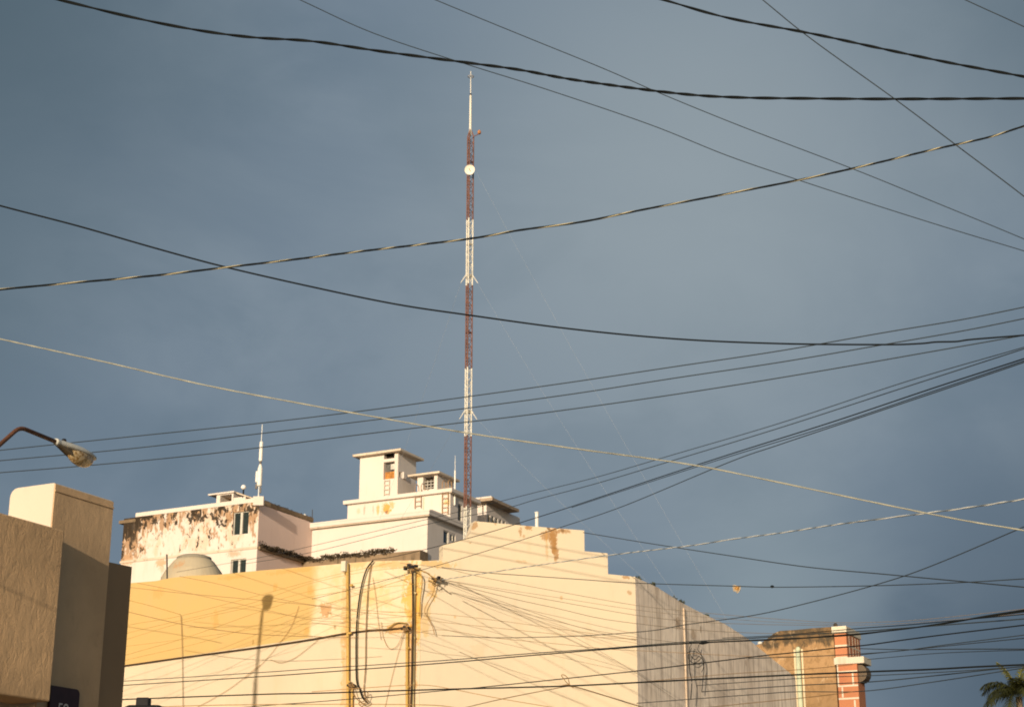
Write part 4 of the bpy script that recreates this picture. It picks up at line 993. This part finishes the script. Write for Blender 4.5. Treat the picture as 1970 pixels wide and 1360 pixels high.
cable('dark wire from the top step of the gable falling gently to the right edge', [(1122, 1024), (1250, 1045), (1400, 1068), (1550, 1090), (1700, 1104), (1850, 1118), (1970, 1129)], 37.6, 22, 2.3, KG, ext=(0, 1))
cable('nearly level wire at the right that carries the torn orange scrap', [(850, 1091), (934, 1101), (1000, 1106), (1129, 1115), (1220, 1121), (1410, 1127), (1500, 1129), (1690, 1126), (1850, 1120), (1970, 1113)], 36.3, 25, 1.9, KG, ext=(0, 1))
cable('dark wire climbing steeply to the right edge, crossing the level scrap wire', [(850, 1222), (948, 1226), (1040, 1225), (1129, 1222), (1250, 1213), (1320, 1201), (1450, 1183), (1560, 1158), (1700, 1120), (1800, 1085), (1970, 1013)], 36.2, 24, 1.9, KG, ext=(0, 1))
# wires fanning from the hub on the cream wall
HUB = (840, 1113)
fan = [([(770, 1083), (850, 1092), (934, 1111), (1082, 1139), (1224, 1164), (1320, 1175), (1440, 1186), (1521, 1192), (1607, 1197), (1695, 1196), (1790, 1190), (1970, 1171)], 2.0, 'first and highest'),
       ([HUB, (962, 1132), (1073, 1149), (1250, 1176), (1440, 1193), (1600, 1200), (1700, 1201), (1850, 1190), (1970, 1180)], 1.6, 'second'),
       ([HUB, (990, 1141), (1082, 1158), (1224, 1183), (1330, 1195), (1440, 1200), (1548, 1202), (1620, 1203)], 2.0, 'third'),
       ([HUB, (878, 1124), (990, 1152), (1073, 1170), (1150, 1188), (1225, 1199), (1348, 1212), (1481, 1218), (1560, 1217)], 2.2, 'fourth'),
       ([HUB, (883, 1128), (1045, 1184), (1129, 1209), (1250, 1229), (1325, 1237)], 1.8, 'fifth'),
       ([HUB, (878, 1131), (990, 1175), (1101, 1223), (1213, 1287), (1300, 1345)], 1.2, 'sixth and steepest')]
for pts, w__, nm in fan:
    e_ = pts[-1][0] > 1900
    cable('%s of the wires fanning right from the dark clamp on the cream wall' % nm, pts, 36.4, 34 if e_ else 39, w__ * .52, FAN, ext=(0, 1 if e_ else 0), group='wires fanning from the wall clamp')
mids = [([(264, 1121), (355, 1139), (500, 1170), (600, 1192), (710, 1200), (850, 1222)], 1.4, 'faint brown wire falling right from the top left of the yellow paint'),
        ([(246, 1129), (355, 1141), (500, 1154), (600, 1164), (688, 1176), (787, 1186), (850, 1196), (962, 1208), (1101, 1222), (1227, 1229)], 1.5, 'thin brown wire crossing the upper yellow paint and fading out on the gable wall'),
        ([(345, 1108), (420, 1123), (520, 1148), (600, 1163), (710, 1174), (787, 1178), (850, 1181), (948, 1192), (1031, 1203), (1224, 1230)], 1.5, 'thin brown wire starting beside the water tank and crossing the yellow paint'),
        ([(240, 1175), (348, 1200), (440, 1214), (500, 1220), (600, 1224), (690, 1226)], 2.2, 'darker brown strand tracing a wire shadow across the middle of the yellow paint'),
        ([(600, 1197), (688, 1208), (787, 1217), (850, 1211), (948, 1226), (1073, 1238), (1171, 1248), (1250, 1252), (1440, 1262), (1530, 1262)], 1.7, 'brown wire that meets the black cable near the gable wall corner')]
for pts, w__, lb_ in mids: cable(lb_, pts, 38.2 if pts[0][0] < 500 else 36.6, 36.3 if pts[-1][0] < 1300 else 34, w__ * .6, BRN, ext=(0, 0), name='house_line')  # some of these brown strands trace wire shadows on the wall
rises = [([(246, 1202), (348, 1184), (500, 1144), (600, 1117), (660, 1102), (754, 1082)], 1.3, 'highest'), ([(246, 1217), (330, 1197), (420, 1176), (500, 1155), (600, 1121), (699, 1100), (787, 1090)], 1.3, 'second'),
         ([(244, 1229), (355, 1196), (500, 1163), (600, 1136), (710, 1118), (790, 1108)], 1.2, 'third'), ([(240, 1260), (355, 1227), (500, 1176), (600, 1147), (710, 1132), (787, 1124), (834, 1117)], 1.4, 'fourth'),
         ([(240, 1243), (352, 1229), (500, 1208), (600, 1190), (700, 1180), (790, 1176)], 1.1, 'fifth'), ([(238, 1270), (380, 1237), (500, 1200), (600, 1168), (666, 1150), (783, 1112)], 1.3, 'lowest')]
for pts, w__, nm in rises: cable('%s of the thin tan wires, many tracing wire shadows, rising across the yellow paint' % nm, pts, 38.4, 36.5, w__ * .6, OCH, ext=(1, 0), name='house_line', group='thin wires and wire-shadow lines rising across the yellow paint')  # tan strands, many standing in for wire shadows on the yellow wall
cable('thin drop wire coming down left from the kink on the yellow paint', [(240, 1152), (290, 1165), (348, 1182)], 38.6, 38.2, 1.2, OCH, ext=(1, 0), name='house_line')
def onwall(label, pl, pts, w_, mat_, out=.06, name='wall_cable', cat='cable', n=8, parent=None):
    P = [pl.hit(x, y, out) for x, y in pts]
    return MB().tube(spline(P, n), w_ * .5 * 38.5 / 3300, 7).build(name, mat_, parent, label, None if parent else cat, smooth=True)
onwall('hair-thin vertical wire down the left part of the yellow and cream wall', L, [(348, 1183), (350, 1230), (351, 1290), (352, 1365)], 1.2, BRN, .05)
onwall('dark cable clipped along the lower border of the yellow paint up to a small clamp', L, [(150, 1291), (237, 1280), (350, 1264), (500, 1244), (600, 1229), (662, 1218), (710, 1212), (745, 1210), (781, 1206)], 2.8, cmat('dark_brown_cable', (.06, .032, .01)))
onwall('ochre conduit arching just above the dark cable near the small black clamp', L, [(745, 1210), (758, 1200), (770, 1197), (783, 1199)], 2.2, OCH)
onwall('thin dangling loop of wire under the small black clamp', L, [(733, 1196), (738, 1228), (750, 1247), (765, 1240), (778, 1210)], .9, TAN, .06)
onwall('thick black cable drooping down the cream wall right of the first downpipe', L, [(718, 1078), (706, 1093), (697, 1120), (690, 1160), (686, 1205), (685, 1255), (686, 1308), (692, 1325), (697, 1340), (706, 1351)], 3.0, K, .09)
onwall('brown cable hanging beside the thick black drooping cable', L, [(714, 1085), (709, 1120), (706, 1165), (704, 1215), (703, 1281), (700, 1325), (703, 1340)], 1.9, BRN, .06)
onwall('hair-thin wire dropping between the hanging brown cable and the double downpipe', L, [(717, 1110), (723, 1150), (727, 1190), (733, 1230)], .8, TAN, .05)
onwall('frayed tangle of cable ends at the foot of the drooping cables', L, [(676, 1318), (684, 1340), (697, 1352), (708, 1348), (700, 1340), (704, 1330), (708, 1334), (702, 1347), (690, 1352), (700, 1362)], 1.8, BRN, .22)
for k, (pts, lb_) in enumerate([([(500, 1278), (440, 1325), (368, 1366)], 'faint tan wire slanting down left across the lower cream wall'), ([(575, 1165), (560, 1205), (535, 1240), (505, 1275), (470, 1305)], 'faint tan wire slanting down left past the shadow of the street lamp'), ([(520, 1268), (540, 1274), (565, 1266), (590, 1248), (612, 1230)], 'faint sagging wire under the border of the yellow paint'), ([(779, 1215), (765, 1260), (752, 1310), (740, 1362)], 'hair-thin slanting wire on the cream wall left of the double downpipe')]):
    onwall(lb_, L, pts, .8, TAN, .04)
# downpipes on the wall
def pipe(label, pts, w_, mat_, out, nclip, name='downpipe'):
    a, b = L.hit(*pts[0], out), L.hit(*pts[-1], out)
    r = root(name, Z(b, 0), label, 'pipe')
    q = [L.hit(x, y, out) for x, y in pts]; q.append(Vector((q[-1].x, q[-1].y, 0)))
    rr_ = w_ * .5 * 38 / 3300
    MB().tube(q, rr_, 12).build('pipe', mat_, r, smooth=True)
    for k in range(nclip):
        zc = a.z + (b.z - a.z) * (k + .5) / nclip
        MB().lathe(Vector((b.x, b.y, zc)), [(rr_ * 1.25, 0), (rr_ * 1.25, .04)], n=12).build('clip', mat_, r)
    return r
orp = plaster('ochre_painted_pipe', (.50, .33, .10), .2, .1, 5, .3, (.3, .15, .04)); brp = plain('rust_brown_pipe', (.26, .14, .04), .3, .6)
dpp = pipe('ochre painted downpipe left of the drooping black cable, with a white capped top', [(668, 1083), (669, 1200), (669, 1360)], 6.0, orp, .10, 3)
cpz = L.hit(664, 1100, .12); MB().box(cpz - L.u * .06, L.u * .12, L.n * .10, L.hit(664, 1080, .12).z - cpz.z).build('pipe_cap', m_wh, dpp, 'white square cap', None, bevel=.01)
pipe('short ochre conduit with a dark knob, low on the cream wall beside the first downpipe', [(677, 1318), (677, 1360)], 4.5, orp, .08, 1, 'conduit')
pipe('left pipe of the double downpipe, ochre, starting under the small black clamp', [(783, 1212), (783, 1360)], 5.5, orp, .08, 2)
pipe('right pipe of the double downpipe, pale with a rusty edge', [(797, 1100), (796, 1220), (794, 1360)], 5.0, plaster('pale_yellow_pipe', (.58, .48, .26), .15, .1, 5, .3, (.4, .2, .05)), .08, 3)
onwall('dark cable running down the double downpipe from the large black clamp', L, [(793, 1092), (794, 1150), (794, 1195), (793, 1240), (792, 1300), (790, 1366)], 3.2, cmat('dark_brown_cable2', (.05, .026, .01)), .17)
onwall('bundle of ochre wires bowing right of the double downpipe', L, [(800, 1098), (811, 1108), (812, 1125), (809, 1150), (807, 1185)], 2.2, OCH, .12)
onwall('tan wire hanging in an open bend from the second clamp', S, [(838, 1120), (833, 1140), (822, 1160), (817, 1175), (824, 1190), (832, 1205), (836, 1220)], 1.4, TAN, .12)
def clamp(label, pl, px, py, k=1.0, parts_=((0, 0, .12, .05), (.05, .02, .07, .09), (-.09, .01, .05, .045), (.13, -.01, .05, .07))):
    c = pl.hit(px, py, .16); r = root('cable_clamp', c, label, 'clamp')
    mb = MB()
    for (du, dz, w__, h_) in parts_:
        mb.box(c + pl.u * (du - w__ / 2) * k + Vector((0, 0, dz - h_ / 2)) * k, pl.u * w__ * k, pl.n * .07 * k, h_ * k)
    mb.tube([c - pl.n * .17, c + pl.n * .05], .025, 8)
    mb.build('bracket', mblk, r, bevel=.008)
    mb = MB(); random.seed(int(px))
    for q in range(5):
        p = c + pl.n * .05; pts = [p + pl.u * random.uniform(-.05, .05)]
        for j in range(5): pts.append(pts[-1] + pl.u * random.uniform(-.07, .07) * k + Vector((0, 0, random.uniform(-.07, .05))) * k)
        mb.tube(spline(pts, 4), .010, 5)
    mb.build('wire_ends', BRN, r)
clamp('large black cable clamp at the top of the double downpipe', L, 794, 1091, 1.25)
clamp('second black clamp with twisted wire ends, from which the wires fan right', S, 839, 1114, 1.0)
clamp('small black clamp over the left pipe of the double downpipe', L, 782, 1208, .8)
clamp('dark knob with wire ends on the short conduit', L, 677, 1317, .7)
cable('ochre wire twisted between the two clamps at the top of the double downpipe', [(800, 1092), (812, 1098), (822, 1102), (832, 1110), (840, 1114)], 36.3, 36.3, 2.6, OCH, (.25, (OCH, BRN), .6), ext=(0, 0), name='house_line')
# long heavy lines low in the picture
cable('long black cable climbing from the cream wall to the thick bundle at the right edge', [(233, 1318), (500, 1301), (600, 1294), (850, 1275), (1000, 1262), (1171, 1248), (1326, 1237), (1465, 1231), (1530, 1228), (1610, 1222), (1670, 1217), (1750, 1208), (1817, 1198), (1897, 1186), (1970, 1176)], 33, 18, 2.6, K)
cable('black cable lying almost against the long one, thickening it towards the right edge', [(1326, 1236), (1400, 1233), (1465, 1230), (1560, 1226), (1640, 1221), (1700, 1214), (1817, 1199), (1900, 1184), (1970, 1173)], 27, 18, 3.0, K, ext=(0, 1))
cable('slimmer dark cable just above the long black cable, over the cream wall', [(233, 1310), (500, 1293), (600, 1286), (850, 1270), (1000, 1258), (1171, 1246), (1326, 1234), (1465, 1226), (1560, 1219), (1655, 1214), (1800, 1203), (1970, 1190)], 33.3, 18.5, 2.1, KG)
cable('thin wire skimming over the top of the terracotta pier', [(1390, 1227), (1490, 1222), (1600, 1213), (1655, 1208), (1740, 1202), (1850, 1192), (1970, 1181)], 26, 18.5, 2.0, K, ext=(0, 1))
cable('dark cable crossing the pier between its cap and its cornice', [(600, 1350), (710, 1341), (850, 1328), (920, 1322), (1150, 1298), (1250, 1287), (1465, 1261), (1515, 1256), (1607, 1246), (1669, 1240), (1749, 1229), (1843, 1217), (1970, 1202)], 34, 20, 2.4, K)
cable('thick black cable crossing the whole lower picture and the pier below its cornice', [(231, 1345), (500, 1335), (600, 1333), (760, 1328), (900, 1324), (1087, 1319), (1250, 1311), (1350, 1306), (1560, 1296), (1612, 1294), (1682, 1291), (1790, 1287), (1880, 1282), (1970, 1278)], 30, 19, 3.4, K)
fars = [([(1655, 1247), (1736, 1249), (1850, 1248), (1970, 1248)], 2.2, 'level faint wire right of the pier'), ([(1440, 1266), (1560, 1262), (1655, 1257), (1736, 1251), (1817, 1240), (1970, 1221)], 1.8, 'faint wire rising right of the pier, upper of two'),
        ([(1655, 1259), (1763, 1248), (1860, 1238), (1970, 1227)], 1.8, 'faint wire rising right of the pier, lower of two'), ([(1669, 1268), (1790, 1257), (1900, 1252), (1970, 1250)], 1.6, 'faint wire just right of the pier cornice'),
        ([(1340, 1318), (1440, 1311), (1560, 1303), (1674, 1299), (1817, 1292), (1950, 1283)], 1.8, 'faint wire below the thick black cable, right of the pier'), ([(1350, 1330), (1530, 1318), (1674, 1311), (1790, 1300), (1910, 1287), (1970, 1281)], 2.2, 'blurred double wire running to the palm, upper'),
        ([(1225, 1352), (1440, 1336), (1530, 1330), (1658, 1329), (1790, 1312), (1945, 1288)], 1.9, 'lowest faint wire to the palm top, its grey wall part tracing wire shadows'),  # left part drawn along wire shadows on the grey wall
        ([(1245, 1372), (1440, 1352), (1560, 1340), (1640, 1330)], 1.6, 'faint wire low across the grey wall and the old brown wall'),
        ([(1245, 1310), (1400, 1296), (1530, 1288), (1640, 1278)], 1.3, 'hair-thin wire across the middle of the grey wall')]
for k, (pts, w__, lb_) in enumerate(fars): cable(lb_, pts, 40 if pts[0][0] > 1600 else 37, 30, w__, KG if k < 7 else BRN, ext=(0, 1 if pts[-1][0] > 1900 else 0), name='distant_wire')
cable('brown wire dipping down right from the knot on the thick black cable', [(1098, 1318), (1140, 1330), (1230, 1358), (1290, 1376)], 26.5, 28, 2.2, BRN, ext=(0, 0), name='house_line')
cable('brown wire running down left from the knot on the thick black cable', [(880, 1364), (960, 1345), (1040, 1329), (1098, 1318)], 30, 26.5, 1.8, BRN, ext=(0, 0), name='house_line')
cable('tan wire falling right under the cream gable wall, upper of the low pair', [(600, 1330), (710, 1322), (812, 1317), (880, 1327), (962, 1343), (1087, 1364)], 35, 33, 1.5, TAN, ext=(0, 0), name='house_line')
cable('tan wire falling right under the cream gable wall, lower of the low pair', [(233, 1362), (400, 1356), (600, 1354), (812, 1355), (880, 1361), (930, 1370)], 36, 34, 1.8, TAN, ext=(1, 0), name='house_line')
# knot
kc = at(1095, 1319, 26.4); mb = MB(); kr = lambda x, y: at(x, y, 26.4)
mb.tube(spline([kr(1098, 1319), (kr(1090, 1312)), kr(1083, 1303), kr(1080, 1298), kr(1086, 1298), kr(1093, 1305), kr(1096, 1318)], 5), .007, 6)
mb.tube(spline([kr(1078, 1320), kr(1092, 1317), kr(1104, 1321)], 5), .014, 6)
mb.build('cable_tie', BRN, None, 'small looped knot of brown wire tied on the thick black cable below the gable', 'knot')
# splice and hanging tangle on the grey wall
mb = MB(); random.seed(5)
base = [(1330, 1238), (1326, 1250), (1330, 1262), (1338, 1268), (1345, 1262), (1352, 1270), (1353, 1284), (1350, 1292)]
mb.tube(spline([G.hit(x, y, .10) for x, y in base], 6), .008, 6)
mb.tube(spline([G.hit(x, y, .09) for x, y in [(1344, 1240), (1343, 1250), (1349, 1258), (1354, 1275), (1353, 1300), (1350, 1330)]], 6), .009, 6)
mb.tube(spline([G.hit(x, y, .09) for x, y in [(1322, 1255), (1335, 1252), (1350, 1262), (1336, 1275), (1324, 1264), (1330, 1246)]], 6), .008, 6)
mb.tube(spline([G.hit(x, y, .15) for x, y in [(1326, 1258), (1327, 1290), (1331, 1310), (1329, 1345)]], 6), .012, 6)
mb.build('cable_tangle', K, None, 'tangle of black cable loops hanging on the grey wall', 'cable tangle')
mb = MB(); q = at(1352, 1236, 27); e_ = at(1364, 1235, 27); mb.tube([at(1345, 1237, 27), q, e_], [.012, .03, .012], 8); mb.build('cable_splice', K, None, 'black splice sleeve on the cable above the tangle', 'splice')
q = at(1462, 1236, 40)
mb = MB(); mb.tube([at(1458, 1237, 40), at(1462, 1236, 40), at(1466, 1236, 40)], [.02, .04, .02], 8); mb.build('insulator', plain('white_porcelain', (.6, .58, .52), .1, .3), None, 'small white porcelain insulator at the far end of the grey wall top', 'insulator')
# scrap hanging on the level wire
dS = 36.3 + (25 - 36.3) * (1417 - 850) / 1120
s0_, s1_ = at(1409, 1126, dS), at(1425, 1126, dS); ex = (s1_ - s0_); hh = (at(1417, 1126, dS) - at(1417, 1139, dS)).z
mb = MB(); NX, NY = 10, 8; grid_ = []
for j in range(NY + 1):
    row = []
    for i in range(NX + 1):
        u, v_ = i / NX, j / NY; pin = .5 + (u - .5) * (1 - .28 * v_ ** 2)
        row.append(s0_ + ex * (pin + .02 * math.sin(9 * v_ + 3 * u)) + Vector((.0, -.03 * math.sin(math.pi * u) - .012 * math.sin(11 * u + 5 * v_), .01 * math.sin(7 * u) - hh * v_ * (1 - .10 * math.cos(6 * u)))))
    grid_.append(row)
for j in range(NY):
    for i in range(NX): mb.face([grid_[j][i], grid_[j][i + 1], grid_[j + 1][i + 1], grid_[j + 1][i]])
m, t, b = newmat('faded_scrap', (.6, .5, .35)); pos = t.new('ShaderNodeNewGeometry').outputs['Position']
cc = (s0_ + s1_) / 2 - Vector((0, .02, hh * .45)); nn_ = t.noise(pos, 30, 4, .6)
t.put(b.inputs['Base Color'], t.mix(blobmask(t, pos, cc, .05, .05, .5, nn_), (.40, .34, .25), (.42, .23, .07)))
o = mb.build('cloth_scrap', m, None, 'small torn cream and orange scrap hanging on the level wire right of the gable', 'scrap', recalc=False, smooth=True)
md = o.modifiers.new('thickness', 'SOLIDIFY'); md.thickness = .004
mb = MB(); mb.lathe(at(1485, 1128, 30.2), [(.01, -.03), (.025, -.01), (.025, .02), (.01, .04)], ax if False else (1, 0, 0), 8); mb.build('cable_clip', K, None, 'tiny black clip on the level wire right of the torn scrap', 'clip')
